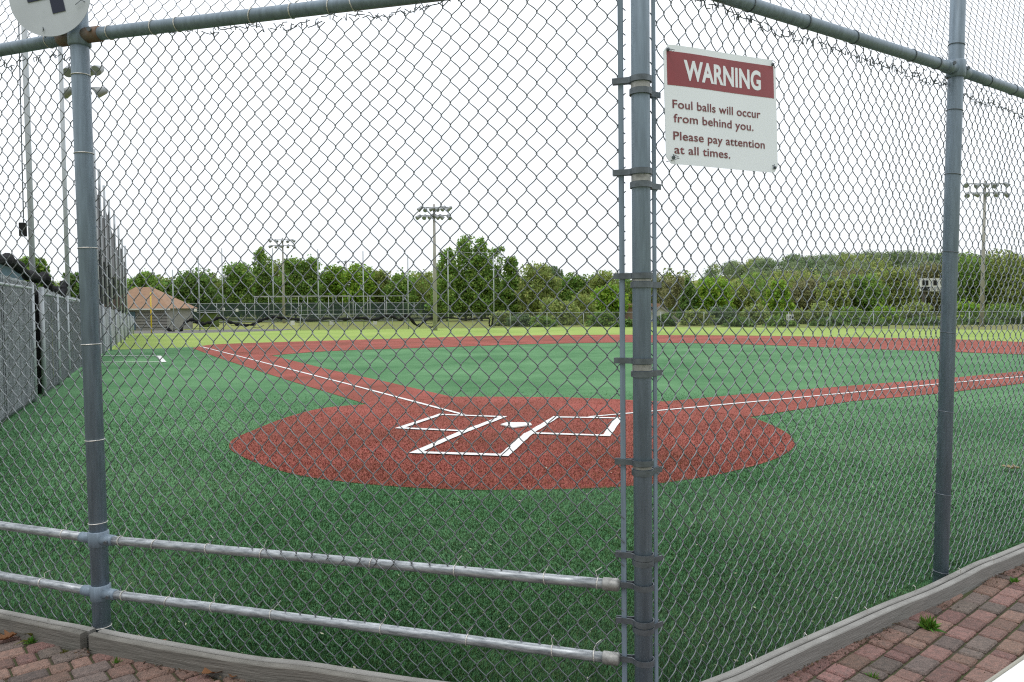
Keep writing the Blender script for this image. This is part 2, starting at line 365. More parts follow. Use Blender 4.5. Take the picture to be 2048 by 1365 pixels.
# ---- turf fibres (uncountable)
def inpoly(P, poly):
    poly = np.asarray(poly); x, y = P[:, 0], P[:, 1]; c = np.zeros(len(P), bool); j = len(poly)-1
    for i in range(len(poly)):
        xi, yi = poly[i]; xj, yj = poly[j]
        k = ((yi > y) != (yj > y)) & (x < (xj-xi)*(y-yi)/(yj-yi+1e-12)+xi); c ^= k; j = i
    return c
def fibres():
    N = 2000000
    d = 2.9+rng.random(N)**1.35*13.0
    a = rng.uniform(-0.88, 0.80, N)
    P = np.stack([d*np.tan(a), d], 1)
    keep = inpoly(P, [KERB[0], KERB[1], KERB[2], KERB[3], KERB[4], (16, 9), (16, 18), (-14, 18), (-10.0, 15), (-8.2, 11.5), (-6.4, 8.2), (-5.9, 6.0)])
    P = P[keep]
    dens = np.clip((P[:, 1]/4.0)**-.8, 0, 1)*np.clip((15.5-P[:, 1])/7.0, 0, 1); P = P[rng.random(len(P)) < dens*0.85]
    # clumpy thinning
    red = inpoly(P, home) | inpoly(P, lstrip) | inpoly(P, rstrip)
    # keep white lines clear
    def near(px, w):
        k = np.zeros(len(P), bool); Q = [G(*p)[:2] for p in px]
        for a_, c_ in zip(Q[:-1], Q[1:]):
            dd = c_-a_; t = np.clip(((P-a_)@dd)/(dd@dd), 0, 1); k |= np.linalg.norm(P-(a_+t[:, None]*dd), axis=1) < w
        return k
    cl = near([(401, 693), (688, 766), (925, 828.5)], .036) | near([(1182, 833), (1400, 813), (1700, 785), (2048, 753)], .036)
    cl |= near([(882, 829), (1006, 833.5), (931, 862), (800, 856), (882, 829)], .048) | near([(1112, 834), (1238, 836), (1213, 871), (1060, 866), (1112, 834)], .048) | near([(928, 863), (832, 905), (1009, 910.5), (1056, 868.5)], .052) | inpoly(P, hp)
    P = P[~cl]; red = red[~cl]
    out_ = {}
    for nm, k in (('g', ~red), ('r', red)):
        Q = P[k]; n = len(Q); th = rng.uniform(0, 2*math.pi, n); w = 0.0016*(0.8+Q[:, 1]*0.14)
        h = rng.uniform(.012, .028, n); ln = rng.uniform(.004, .026, n); ph = 1.4*np.sin(Q[:, 0]*1.3+1.1*np.sin(Q[:, 1]*.9))+.9*np.sin(Q[:, 1]*2.1+Q[:, 0]*.5)-.6+rng.normal(0, 1.0, n)
        z0 = np.full(n, -0.017)
        A = np.stack([Q[:, 0]-np.cos(th)*w, Q[:, 1]-np.sin(th)*w, z0], 1); B = np.stack([Q[:, 0]+np.cos(th)*w, Q[:, 1]+np.sin(th)*w, z0], 1)
        T = np.stack([Q[:, 0]+np.cos(ph)*ln, Q[:, 1]+np.sin(ph)*ln, z0+h], 1)
        V = np.stack([A, B, T], 1).reshape(-1, 3); out_[nm] = mesh_arrays('fibres', V, [np.arange(3*n).reshape(-1, 3)])
    return out_
fb = fibres()
tag(link('green_turf_fibres', fb['g'], M['gblade']), 'short green plastic turf fibres covering the foul ground', 'turf fibres', kind='stuff')
tag(link('red_turf_fibres', fb['r'], M['rblade']), 'short brick red turf fibres covering the home circle', 'turf fibres', kind='stuff')

# ---- brick pavement
def pavement():
    ang = R(41); ex = np.array([math.cos(ang), math.sin(ang)]); ey = np.array([-ex[1], ex[0]])
    region = [(-7, 5.6), KERB[0], KERB[1], KERB[2], KERB[3], KERB[4], (7.5, 2.0), (3, -1.5), (-4, -1.5), (-7.5, 2)]
    base = MB(); base.sheet(region, -0.012)
    mb = [MB(), MB()]
    rows = np.arange(-9, 9, 0.112)
    for j, v in enumerate(rows):
        u = -9+random.uniform(0, .2)
        hh = 0.112
        while u < 9:
            L = random.choice([.112, .165, .165, .195, .09])
            c = ex*(u+L/2)+ey*(v+hh/2)
            u += L
            if not (1.2 < c[1] < 6.5 and abs(c[0]) < 4.6): continue
            ok = inpoly(np.array([c, c+ex*L*.3, c-ex*L*.3, c+ey*.05, c-ey*.05]), region)
            if not ok[0] or ok.sum() < 4: continue
            if abs(c[0]) > c[1]*0.78+0.5 or c[1] < 1.5 : continue
            t = random.gauss(0, .012); tz = random.gauss(0, .0022)
            a1 = np.array([*(ex*math.cos(t)+ey*math.sin(t)), random.gauss(0, .012)]); a2 = np.array([*(-ex*math.sin(t)+ey*math.cos(t)), random.gauss(0, .012)])
            a1 = unit(a1); a3 = unit(np.cross(a1, a2)); a2 = np.cross(a3, a1)
            mb[0 if random.random() < .74 else 1].box((*c, -0.022+tz), (L-.008-random.random()*.006, hh-.008-random.random()*.006, .05), (a1, a2, a3), bevel=.008)
    root = empty('brick_pavement'); root['kind'] = 'structure'; root['label'] = 'worn red and grey brick paving on the near side of the fence'; root['category'] = 'paving'
    base.build('sand_bed', M['joint'], root)
    mb[0].build('red_paver', M['brick'], root, fix=False); mb[1].build('grey_paver', M['brickg'], root, fix=False)
pavement()

# ------------------------------------------------------------------ backstop fence
bf = empty('backstop_fence', (*PC, 0), 'tall grey chain link backstop fence with pipe posts and rails', 'fence')
def bpart(mb_, name, m, smooth=False, parent=None, label=None):
    o = mb_.build(name, m, parent if parent is not None else bf, smooth)
    if parent is None: rel(o, bf)
    if label: o['label'] = label
    return o
def post(top_px, bot_px, Y, r, zt):
    a = PT(*bot_px, Y); t = PT(*top_px, Y); d = (t-a)/(t[2]-a[2])
    return a+d*(-0.15-a[2]), a+d*(zt-a[2]), d, a
RP_L, RP_C, RP_R = 0.0425, 0.0375, 0.0420
pl = post((159, 80), (204, 1255), PL[1], RP_L, 4.9); pc = post((1280, 0), (1287.5, 1365), PC[1], RP_C, 4.9); pr = post((1916, 0), (1881, 1160), PR[1], RP_R, 5.2)
posts = []
for p_, r_ in ((pl, RP_L), (pc, RP_C), (pr, RP_R)):
    posts.append(bpart(MB().tube([p_[0], p_[1]], r_, 24), 'post', M['post'], True))
for q in (P3, P4):
    bpart(MB().tube([(*q, -.1), (*q, 4.9)], RP_L, 20), 'post', M['post'], True)
def at_post(p_, z): return p_[3]+p_[2]*(z-p_[3][2])

RAIL_Z = 3.06
def rail(a, c, r, name, m, n=16):
    return bpart(MB().tube(np.linspace(a, c, 12), r, n), name, m, True)
tl, tcn_, trr = at_post(pl, RAIL_Z), at_post(pc, 3.04), at_post(pr, RAIL_Z+.04)
rail(tl, tcn_, .031, 'top_rail', M['post']); rail(tcn_, trr, .031, 'top_rail', M['post'])
rail(np.array([*P3, RAIL_Z-.03]), tl, .031, 'top_rail', M['post']); rail(trr, np.array([*P4, RAIL_Z+.06]), .031, 'top_rail', M['post'])
# boulevard (line rail) clamps at the top rail
for p_, r_, zz, dirs, mt in ((pl, RP_L, RAIL_Z, (unit(tl-np.array([*P3, RAIL_Z])), unit(tcn_-tl)), 'rust'), (pr, RP_R, RAIL_Z+.04, (unit(tcn_-trr), unit(np.array([*P4, RAIL_Z])-trr)), 'post')):
    c0 = at_post(p_, zz)
    mb_ = MB()
    mb_.tube([c0-p_[2]*.052, c0-p_[2]*.046, c0+p_[2]*.046, c0+p_[2]*.052], [r_+.003, r_+.010, r_+.010, r_+.003], 24)
    cl = bpart(mb_, 'rail_clamp', M['post'], True)
    for dd, sg in ((dirs[0], -1 if mt == 'rust' else 1), (dirs[1], 1)):
        dd = dd*sg
        o = bpart(MB().tube([c0+dd*.03, c0+dd*.125, c0+dd*.13], [.037, .037, .032], 18), 'sleeve', M[mt], True)
        mb2 = MB().tube([c0+dd*.085+np.array([.005, -.034, .01]), c0+dd*.085+np.array([.005, -.05, .01])], .011, 8)
        bpart(mb2, 'bolt', M['band'])
# lower rails
LR = []
for yl_, yc_ in ((1077, 1169), (1184, 1317)):
    zl_ = PT(197, yl_, PL[1])[2]; zc_ = PT(1232, yc_, PC[1]+.02)[2]
    a = at_post(pl, zl_)+np.array([0, -.012, 0]); c = np.array([PC[0]-.105, PC[1]+.015, zc_])
    LR.append((a, c))
    rail(a, c, .0215, 'lower_rail', M['rail']); a3 = np.array([*P3, zl_+.04])+np.array([0, -.012, 0]); rail(a3, a, .0225, 'lower_rail', M['rail'])
    d1 = unit(c-a); dd3 = unit(a3-a)
    bpart(MB().tube([a-np.array([0, -.012, 0])-pl[2]*.04, a-np.array([0, -.012, 0])-pl[2]*.036, a-np.array([0, -.012, 0])+pl[2]*.036, a-np.array([0, -.012, 0])+pl[2]*.04], [RP_L+.002, RP_L+.007, RP_L+.007, RP_L+.002], 24), 'rail_clamp', M['post'], True)
    bpart(MB().tube([a+d1*.03, a+d1*.10, a+d1*.104], [.0275, .0275, .023], 18), 'sleeve', M['post'], True)
    bpart(MB().tube([a+dd3*.03, a+dd3*.105, a+dd3*.109], [.0265, .0265, .022], 18), 'sleeve', M['post'], True)
    bpart(MB().tube([a+d1*.075+np.array([0, -.026, 0]), a+d1*.075+np.array([0, -.042, -.002])], .009, 8), 'bolt', M['band'])
    # cup end + brace band at the middle post
    cup = c+d1*.0
    bpart(MB().tube([cup-d1*.05, cup-d1*.048, cup+d1*.012, cup+d1*.02], [.0235, .027, .027, .019], 18), 'rail_end', M['bare'], True)
# tension bars
def zc(y): return PT(1285, y, PC[1])[2]
u1 = unit(np.array([*(PL-PC), 0])); u2 = unit(np.array([*(PR-PC), 0]))
BAR1 = .079; BAR2 = .074
n1 = unit(np.array([u1[1], -u1[0], 0])); n1 = n1 if n1[1] < 0 else -n1
n2 = unit(np.array([u2[1], -u2[0], 0])); n2 = n2 if n2[1] < 0 else -n2
for uu, off, nn in ((u1, BAR1, n1), (u2, BAR2, n2)):
    a, c = at_post(pc, .02)+uu*off, at_post(pc, 4.6)+uu*off
    bpart(MB().box((a+c)/2, (.022, .006, np.linalg.norm(c-a)), (uu, nn, unit(c-a)), bevel=.002), 'tension_bar', M['post'])
# tension bands: strap round the post plus a tongue reaching to the bar, with a bolt
def band_(z, uu, off, r_, tilt=0.0, mtl='band'):
    c = at_post(pc, z); nn = np.array([-uu[1], uu[0], 0]); h = .0115
    V = []; Fc = []; K = 20; a0 = .42
    prof = []
    L = off+.022
    prof.append(uu*L+nn*.008)
    prof.append(uu*(r_*1.28)+nn*.010)
    for k in range(K+1):
        t = a0+(2*math.pi-2*a0)*k/K; prof.append((r_+.0035)*(math.cos(t)*uu+math.sin(t)*nn))
    prof.append(uu*(r_*1.28)-nn*.010); prof.append(uu*L-nn*.008)
    for p in prof:
        V += [c+p+np.array([0, 0, h]), c+p-np.array([0, 0, h])]
    for i in range(len(prof)-1): Fc.append((2*i, 2*i+1, 2*i+3, 2*i+2))
    me = MB().add(V, Fc).build('tension_band', M[mtl], bf); rel(me, bf)
    md = me.modifiers.new('thick', 'SOLIDIFY'); md.thickness = .004; md.offset = 1
    bo = c+uu*(off+.004)
    mb_ = MB(); mb_.tube([bo-nn*.022, bo+nn*.022], .0055, 8); mb_.tube([bo-nn*.019, bo-nn*.012], .0095, 8); mb_.tube([bo+nn*.012, bo+nn*.019], .0095, 8)
    o = mb_.build('bolt', M['band'], me); o.matrix_parent_inverse = me.matrix_parent_inverse.copy()
for y1, y2 in ((-165, -140), (160, 185), (344, 371), (552, 570), (722, 748), (925, 944), (1112, 1124), (1244, 1258)):
    band_(zc(y1), u1, BAR1+.012, RP_C); band_(zc(y2), u2, BAR2+.006, RP_C)
    bpart(MB().tube([at_post(pc, zc(y2)+.014), at_post(pc, zc(y1)-.014)], RP_C+.0016, 24, cap=False), 'bare_patch', M['bare'], True)
for (a, c) in LR: band_(c[2], u1, .075, RP_C)

# ---- chain link weave
def weave(surf, L, z0, z1, px, pz, r=.0025, bdepth=.0065, phase=0.0, zphase=0.0, warp=None):
    """flattened-spiral pickets interlocking with their neighbours; surf(s,z,n)->xyz arrays"""
    A = px/2+.0024
    n = int(math.ceil(L/px))+1; legs = int(math.ceil((z1-z0)/(pz/2)))+3
    ts = np.array([0, .05, .13, .3, .5, .7, .87, .95]); K = 5
    Vs = []; Fs = []; base = 0
    for i in range(n):
        xi = (i+.5)*px+phase
        if xi-A > L+px*.2: break
        k = np.repeat(np.arange(legs), len(ts)); t = np.tile(ts, legs)
        g = t-.042*np.sin(2*math.pi*t)
        sgn = np.where(k % 2 == 0, 1, -1)
        s = xi+A*sgn*(-1+2*g)
        nn = bdepth*sgn*np.sin(math.pi*t)**.8*(1+.0*t)
        z = z0-pz+zphase+(k+t+(i % 2))*pz/2
        okk = (z <= z1) & (z >= z0) & (s > -.012) & (s < L+.012)
        if warp is not None: s, z, nn = warp(s, z, nn)
        m = len(s)
        # split into runs
        idx = np.where(okk)[0]
        if len(idx) < 3: continue
        runs = np.split(idx, np.where(np.diff(idx) > 1)[0]+1)
        for run in runs:
            if len(run) < 3: continue
            P = surf(s[run], z[run], nn[run])
            T = np.gradient(P, axis=0); T /= np.linalg.norm(T, axis=1)[:, None]
            ref = surf(s[run]+.01, z[run], nn[run])-P; ref /= np.linalg.norm(ref, axis=1)[:, None]
            U = np.cross(T, ref); U /= np.linalg.norm(U, axis=1)[:, None]+1e-9; W = np.cross(T, U)
            ang = np.arange(K)*2*math.pi/K
            V = P[:, None]+r*(np.cos(ang)[None, :, None]*U[:, None]+np.sin(ang)[None, :, None]*W[:, None])
            mm = len(run); a0 = (np.arange(mm-1)[:, None]*K+np.arange(K)[None, :]); a1 = (np.arange(mm-1)[:, None]*K+(np.arange(K)[None, :]+1) % K)
            Fs.append(np.stack([a0, a1, a1+K, a0+K], -1).reshape(-1, 4)+base); Vs.append(V.reshape(-1, 3)); base += mm*K
    return np.vstack(Vs), np.vstack(Fs)
def add_weave(name, m, root, *args, **kw):
    V, Fc = weave(*args, **kw); me = mesh_arrays(name, V, [Fc]); o = link(name, me, m, root, smooth=True); rel(o, root); return o
PX, PZ = .0412, .0985
def panel_surf(A, B, nrm, off, bulge, H=3.0, lean=(0, 0)):
    """plane between plan points A,B ; nrm points to the camera"""
    A = np.array([*A, 0.]); B = np.array([*B, 0.]); L = np.linalg.norm(B-A); u = (B-A)/L
    def f(s, z, n):
        q = np.clip(s/L, 0, 1); w = np.clip(z/H, 0, 1)
        o = (off[0]*(1-q)+off[1]*q if isinstance(off, tuple) else off)+n+bulge*np.sin(math.pi*q)*np.sin(math.pi*np.clip(w, .0, 1))**.7
        o = o+.006*np.sin(s*5.1+z*2.3)+.004*np.sin(s*11.0-z*7.0)
        le = (lean[0]*(1-q)+lean[1]*q)*z
        P = A[None]+(s+le)[:, None]*u[None]+o[:, None]*nrm[None]; P[:, 2] = z+.008*np.sin(s*2.7)*w
        return P
    return f, L
leanL = pl[2][0]; leanR = pr[2][0]
# main middle-left panel : from the tension bar to the left post (and round behind it)
A1 = PC+u1[:2]*BAR1; f1, L1 = panel_surf(A1, PL, n1, (-.012, -.052), .10, lean=(0, .01))
def warp1(s, z, n):
    w = np.clip((z-2.1)/.85, 0, 1)**1.6
    sag = np.sin(np.clip((s-.10*L1)/(.70*L1), 0, 1)*math.pi)
    sc = np.abs(np.sin((s-.2)*math.pi/.52))
    return s, z-w*(.052*sag+.022*sc*sag), n+w*.03*sag
add_weave('chain_link_mesh', M['wire'], bf, f1, L1+.01, .02, 3.058, PX, PZ, phase=-PX/2, zphase=.0, warp=warp1)
A2 = PC+u2[:2]*BAR2; f2, L2 = panel_surf(A2, PR, n2, (-.012, -.055), .045, lean=(0, 0))
def warp2(s, z, n):
    # the weave is pulled tighter towards the right post
    return s-.05*np.clip(s/L2, 0, 1)*(1-np.clip(s/L2, 0, 1)), z-.015*np.sin(s*2.2), n
add_weave('chain_link_mesh', M['wire'], bf, f2, L2+.01, .02, 3.06, PX, PZ, phase=-PX/2, zphase=.03, warp=warp2)
f3, L3 = panel_surf(PL, P3, n1, -.052, .0); add_weave('chain_link_mesh', M['wire'], bf, f3, 2.4, .02, 3.05, PX, PZ, zphase=.02)
f4, L4 = panel_surf(PR, P4, n2, -.055, .0); add_weave('chain_link_mesh', M['wire'], bf, f4, 2.6, .02, 3.07, PX, PZ, zphase=.05)
# upper hood: leans out over the field above the top rail
def hood_surf(A, B, nrm, tilt):
    A = np.array([*A, 0.]); B = np.array([*B, 0.]); L = np.linalg.norm(B-A); u = (B-A)/L
    def f(s, z, n):
        zz = z; back = zz*math.sin(tilt); up = zz*math.cos(tilt)
        nv = nrm*math.cos(tilt)+np.array([0, 0, math.sin(tilt)])
        sag = -.02*np.sin(s*3)*np.clip(zz, 0, 1)
        P = A[None]+s[:, None]*u[None]-(back+.03)[:, None]*nrm[None]+(n+sag)[:, None]*nv[None]; P[:, 2] += RAIL_Z-.01+up
        return P
    return f, L
for (a, c, nn, tl_, ll) in ((A1, PL, n1, R(18), None), (A2, PR, n2, R(18), None), (PL, P3, n1, R(18), 2.6), (PR, P4, n2, R(18), 3.2)):
    fh, Lh = hood_surf(a, c, nn, tl_)
    add_weave('hood_mesh', M['wire'], bf, fh, ll or Lh, 0.0, 1.15, PX, PZ, r=.0018, bdepth=.006, zphase=.0)
# twisted selvage barbs along the top of the lower mesh
def barbs(f, L, ztop, step, warp=None, seed=1, thick=.0023):
    rg = np.random.default_rng(seed); mb_ = MB()
    for s in np.arange(.03, L-.02, step):
        z = ztop+rg.uniform(-.02, .012)
        for q in range(2):
            a = np.array([s+rg.uniform(-.02, .02)]); ln = rg.uniform(.02, .05); th = rg.uniform(-1.1, 1.1)
            ss = np.array([a[0], a[0]+math.sin(th)*ln*.5, a[0]+math.sin(th)*ln]); zz = np.array([z-.012, z+math.cos(th)*ln*.4, z+math.cos(th)*ln*.8-.01*q]); nn = rg.uniform(-.012, .022)+np.array([0, .006, .014*rg.uniform(-1, 1)])
            if warp is not None: ss, zz, nn = warp(ss, zz, nn)
            mb_.tube(f(ss, zz, nn), thick, 5)
        if rg.random() < .8:
            ss = np.linspace(s-.03, s+.045, 4); zz = np.full(4, z)+rg.uniform(-.012, .012, 4); nn = rg.uniform(0, .015, 4)
            if warp is not None: ss, zz, nn = warp(ss, zz, nn)
            mb_.tube(f(ss, zz, nn), thick, 5)
    o = bpart(mb_, 'twisted_selvage', M['band'])
barbs(f1, L1, 3.052, PX*1.6, warp1, 1); barbs(f2, L2, 3.0, PX*1.3, warp2, 2); barbs(f3, 2.2, 2.99, PX*2, None, 3); barbs(f4, 2.4, 2.98, PX*2, None, 4)

# ---- wire ties : round posts and round rails
for p_, r_, ys, X in ((pl, RP_L, (152, 308, 497, 689, 880, 1045, 1252), 160), (pr, RP_R, (91, 222, 350, 505, 666, 823, 988, 1143), 1900)):
    for y in ys:
        z = PT(X, y, p_[3][1])[2]; c = at_post(p_, z); side = 1 if p_ is pr else -1
        bpart(MB().ring(c, unit(p_[2]+np.array([.12*side if side > 0 else -.03, 0, 0])), r_+.0024, .0022, 20, 5), 'post_tie', M['band' if p_ is pr else 'tie'])
def rail_tie(a, c, t, r_, m='tie', tail=True, seed=0):
    rg = random.Random(seed); a = np.array(a); c = np.array(c); d = unit(c-a); p = a+(c-a)*t
    mb_ = MB().ring(p, unit(d+np.array([0, 0, rg.uniform(-.25, .25)])), r_+.0026, .0025, 16, 5)
    if tail:
        q = p+np.array([0, .02, r_]); mb_.tube([q, q+np.array([rg.uniform(-.01, .02), .006, .02]), q+np.array([rg.uniform(.0, .035), .012, .035])], .0018, 5)
    bpart(mb_, 'rail_tie', M[m])
def frac(a, c, px):
    best = min(np.linspace(0, 1, 400), key=lambda t: abs(project((np.array(a)+(np.array(c)-np.array(a))*t))[0]-px)); return best
def project(P):
    d = np.array(P)-np.array([0, 0, CAM_H]); zc_ = d@FWD; return (W_PX/2+F_PX*(d@RIGHT)/zc_, H_PX/2-F_PX*(d@UP)/zc_)
for i, px in enumerate((242, 308, 415, 525, 742, 912, 1090, 1196)): rail_tie(*LR[0], frac(*LR[0], px), .0215, seed=i)
for i, px in enumerate((248, 335, 425, 545, 765, 935, 1105, 1190)): rail_tie(*LR[1], frac(*LR[1], px), .0215, seed=20+i)
for i, px in enumerate((221, 308, 355, 505, 585, 660, 705)): rail_tie(tl, tcn_, frac(tl, tcn_, px), .031, tail=i % 2 == 0, seed=40+i)
for i, px in enumerate((1500, 1610, 1706, 1822, 1872)): rail_tie(tcn_, trr, frac(tcn_, trr, px), .031, 'band', False, seed=60+i)
P4r = np.array([*P4, RAIL_Z+.06]); P3r = np.array([*P3, RAIL_Z-.03])
for i, px in enumerate((1974, 2025)): rail_tie(trr, P4r, frac(trr, P4r, px), .031, 'band', False, seed=70+i)
rail_tie(tl, P3r, frac(tl, P3r, 97), .031, seed=80)
for i, (zz, px) in enumerate(((LR[0][0][2], 128), (LR[1][0][2], 86))):
    a = at_post(pl, zz)+np.array([0, -.012, 0]); c = np.array([*P3, zz+.04])+np.array([0, -.012, 0]); rail_tie(a, c, frac(a, c, px), .0225, seed=90+i)

# ------------------------------------------------------------------ timber kerb boards
def board(pts, off, thick, z0, z1, nrmsign=1, wob=0.0, seed=0):
    pts = np.array(pts, float); mb_ = MB(); n = len(pts)
    T = np.gradient(pts, axis=0); T /= np.linalg.norm(T, axis=1)[:, None]; N = np.stack([T[:, 1], -T[:, 0]], 1)
    rg = np.random.default_rng(seed); V = []; Fc = []
    for i in range(n):
        o = pts[i]+N[i]*off; q = o+N[i]*thick; zt = z1+wob*math.sin(i*.9+seed)
        c = .004
        V += [(*o, z0), (*o, zt-c), (*(o+N[i]*c), zt), (*(q-N[i]*c), zt), (*q, zt-c), (*q, z0)]
        if i:
            a = (i-1)*6; e = i*6
            for k in range(6): Fc.append((a+k, a+(k+1) % 6, e+(k+1) % 6, e+k))
    Fc += [tuple(range(6)), tuple(range((n-1)*6, n*6))[::-1]]
    return mb_.add(V, Fc)
def seg(a, c, n=14): return [tuple(np.array(a)+(np.array(c)-np.array(a))*t) for t in np.linspace(0, 1, n)]
kl = [G(*p, .085)[:2] for p in [(0, 1226), (107, 1247.3), (176, 1261)]]; kl0 = kl[0]+unit(kl[0]-kl[2])*2.5
km = [G(*p, .085)[:2] for p in [(193, 1262.5), (320.9, 1287.4), (512, 1319.5), (634, 1333), (837, 1365)]]; km_end = np.array([.50, 2.96])
kr = [G(*p, .085)[:2] for p in [(1431, 1365), (1510.8, 1330.7), (1653, 1264), (1779.7, 1208.8), (1874.7, 1172.5), (1922, 1145.6), (1969.6, 1121.8), (2048, 1093.4)]]
kr = [p*.55+(kr[0]+(kr[-1]-kr[0])*((p-kr[0])@(kr[-1]-kr[0]))/((kr[-1]-kr[0])@(kr[-1]-kr[0])))*.45 for p in kr]
kr0 = np.array([.515, 2.955]); kre = kr[-1]+unit(kr[-1]-kr[-3])*3
def smooth2(pts): return smooth_poly(np.array([np.asarray(p, float) for p in pts]), 5)
for nm, pts, lab in (('l', [kl0]+kl, 'short grey weathered double board kerb left of the left post'), ('m', km+[km_end], 'long grey weathered double board kerb under the pipe rails'), ('r', [kr0]+kr+[kre], 'pale grey bowed double board kerb running under the warning sign panel')):
    P = smooth2(pts)
    k = empty('kerb_board', (*P[0], 0), lab, 'kerb')
    for nme, off, zt in (('front_plank', .0075, .085), ('back_plank', -.045, .081)):
        o = board(P, off, .038, -.06, zt, wob=.0012, seed=3).build(nme, M['wood' if nm == 'r' or nme == 'back_plank' else 'wooddark'], k); rel(o, k)
# fence staples along the right kerb
for px, py in ((1505, 1310), (1615, 1268), (1735, 1215), (1832, 1170), (1922, 1135), (1988, 1112)):
    p = G(px, py+14, .085); bpart(MB().tube([p, p+np.array([-.004, .0, .028]), p+np.array([-.012, .008, .036]), p+np.array([-.014, .016, .024])], .0021, 5), 'bottom_tie', M['tie'])

# ------------------------------------------------------------------ signs
def text_obj(txt, m, parent, name='lettering', bold=0.0):
    cu = bpy.data.curves.new(name, 'FONT'); cu.body = txt; cu.size = 1.0; cu.extrude = 0.0; cu.offset = bold; cu.space_character = 1.03
    o = bpy.data.objects.new(name, cu); C.objects.link(o)
    bpy.context.view_layer.update()
    me = bpy.data.meshes.new_from_object(o.evaluated_get(bpy.context.evaluated_depsgraph_get()))
    bpy.data.objects.remove(o); bpy.data.curves.remove(cu)
    return link(name, me, m, parent)
def warning_sign():
    def sp(px, py, off=.035):
        # point on the right-hand panel plane, off metres in front
        d = ray(px, py); A = np.array([*PC, 0.])+n2*off; t = ((A-np.array([0, 0, CAM_H]))@n2)/(d@n2); return np.array([0, 0, CAM_H])+d*t
    TL, TR, BR, BL = sp(1324.7, 88.4), sp(1549, 122.5), sp(1554, 347), sp(1331, 328)
    root = empty('warning_sign', tuple((BL+BR)/2), 'white warning sign with a red band about foul balls wired to the fence mesh', 'sign')
    nn = unit(np.cross(TR-TL, TL-BL)); nn = nn if nn[1] < 0 else -nn
    def q(u, v, o=0.0):
        a = TL+(TR-TL)*u; c = BL+(BR-BL)*u
        bow = .012*(math.sin(math.pi*u))+.006*math.sin(2*math.pi*u+1)
        return a+(c-a)*v+nn*(o+bow)
    def rounded(u0, v0, u1, v1, ru, rv, o, n=6, sub=10):
        pts = []
        for (cu_, cv_, a0) in ((u1-ru, v0+rv, -90), (u1-ru, v1-rv, 0), (u0+ru, v1-rv, 90), (u0+ru, v0+rv, 180)):
            for k in range(n+1):
                a = R(a0+90*k/n); pts.append((cu_+math.cos(a)*ru, cv_+math.sin(a)*rv))
        return pts
    # panel as strips so that it can bow
    def strip_panel(u0, v0, u1, v1, ru, rv, o, m, name):
        N = 28; us = np.linspace(u0, u1, N+1); V = []; Fc = []
        for i, u in enumerate(us):
            e = min(u-u0, u1-u); dv = 0
            if ru > 0 and e < ru: dv = rv*(1-math.sqrt(max(0, 1-(1-e/ru)**2)))
            V += [q(u, v0+dv, o), q(u, v1-dv, o), q(u, v0+dv, o-.002), q(u, v1-dv, o-.002)]
            if i:
                a = 4*(i-1); c = 4*i; Fc += [(a, a+1, c+1, c), (a+2, c+2, c+3, a+3), (a, c, c+2, a+2), (a+1, a+3, c+3, c+1)]
        Fc += [(0, 2, 3, 1), (4*N, 4*N+1, 4*N+3, 4*N+2)]
        o_ = MB().add(V, Fc).build(name, m, root); rel(o_, root); return o_
    strip_panel(0, 0, 1, 1, .05, .06, 0, M['signw'], 'panel')
    strip_panel(.022, .055, .975, .337, 0, 0, .0008, M['signr'], 'red_band')
    def put(txt, u0, u1, vb, caph, m, bold, name):
        o = text_obj(txt, m, root, name, bold); me = o.data; n = len(me.vertices); co = np.empty(n*3); me.vertices.foreach_get('co', co); co = co.reshape(-1, 3)
        x0, x1 = co[:, 0].min(), co[:, 0].max(); cap = 0.73
        out_ = np.array([q(u0+(u1-u0)*(x-x0)/(x1-x0), vb-caph*(y/cap), .0014) for x, y, _ in co])
        me.vertices.foreach_set('co', out_.ravel().astype(np.float32)); me.update(); rel(o, root)
    put('WARNING', .150, .845, .276, .165, M['signw'], .034, 'heading')
    put('Foul balls will occur', .055, .835, .527, .073, M['signt'], .012, 'lettering')
    put('from behind you.', .06, .765, .645, .073, M['signt'], .012, 'lettering')
    put('Please pay attention', .055, .87, .793, .073, M['signt'], .012, 'lettering')
    put('at all times.', .06, .54, .909, .073, M['signt'], .012, 'lettering')
    for u, v in ((.03, .045), (.965, .04), (.05, .945), (.965, .955)):
        c = q(u, v, .003); o = MB().tube([c-nn*.01, c+nn*.004, c+nn*.006], [.007, .007, .004], 10).build('screw', M['band'], root); rel(o, root)
        rg = random.Random(int(u*100+v*1000)); mb_ = MB()
        for k in range(2): mb_.tube([c+nn*.006, c+nn*.012+np.array([rg.uniform(-.02, .02), 0, rg.uniform(-.012, .02)]), c+np.array([rg.uniform(-.035, .035), 0, rg.uniform(-.02, .035)])], .0015, 5)
        o = mb_.build('fixing_wire', M['band'], root); rel(o, root)
warning_sign()
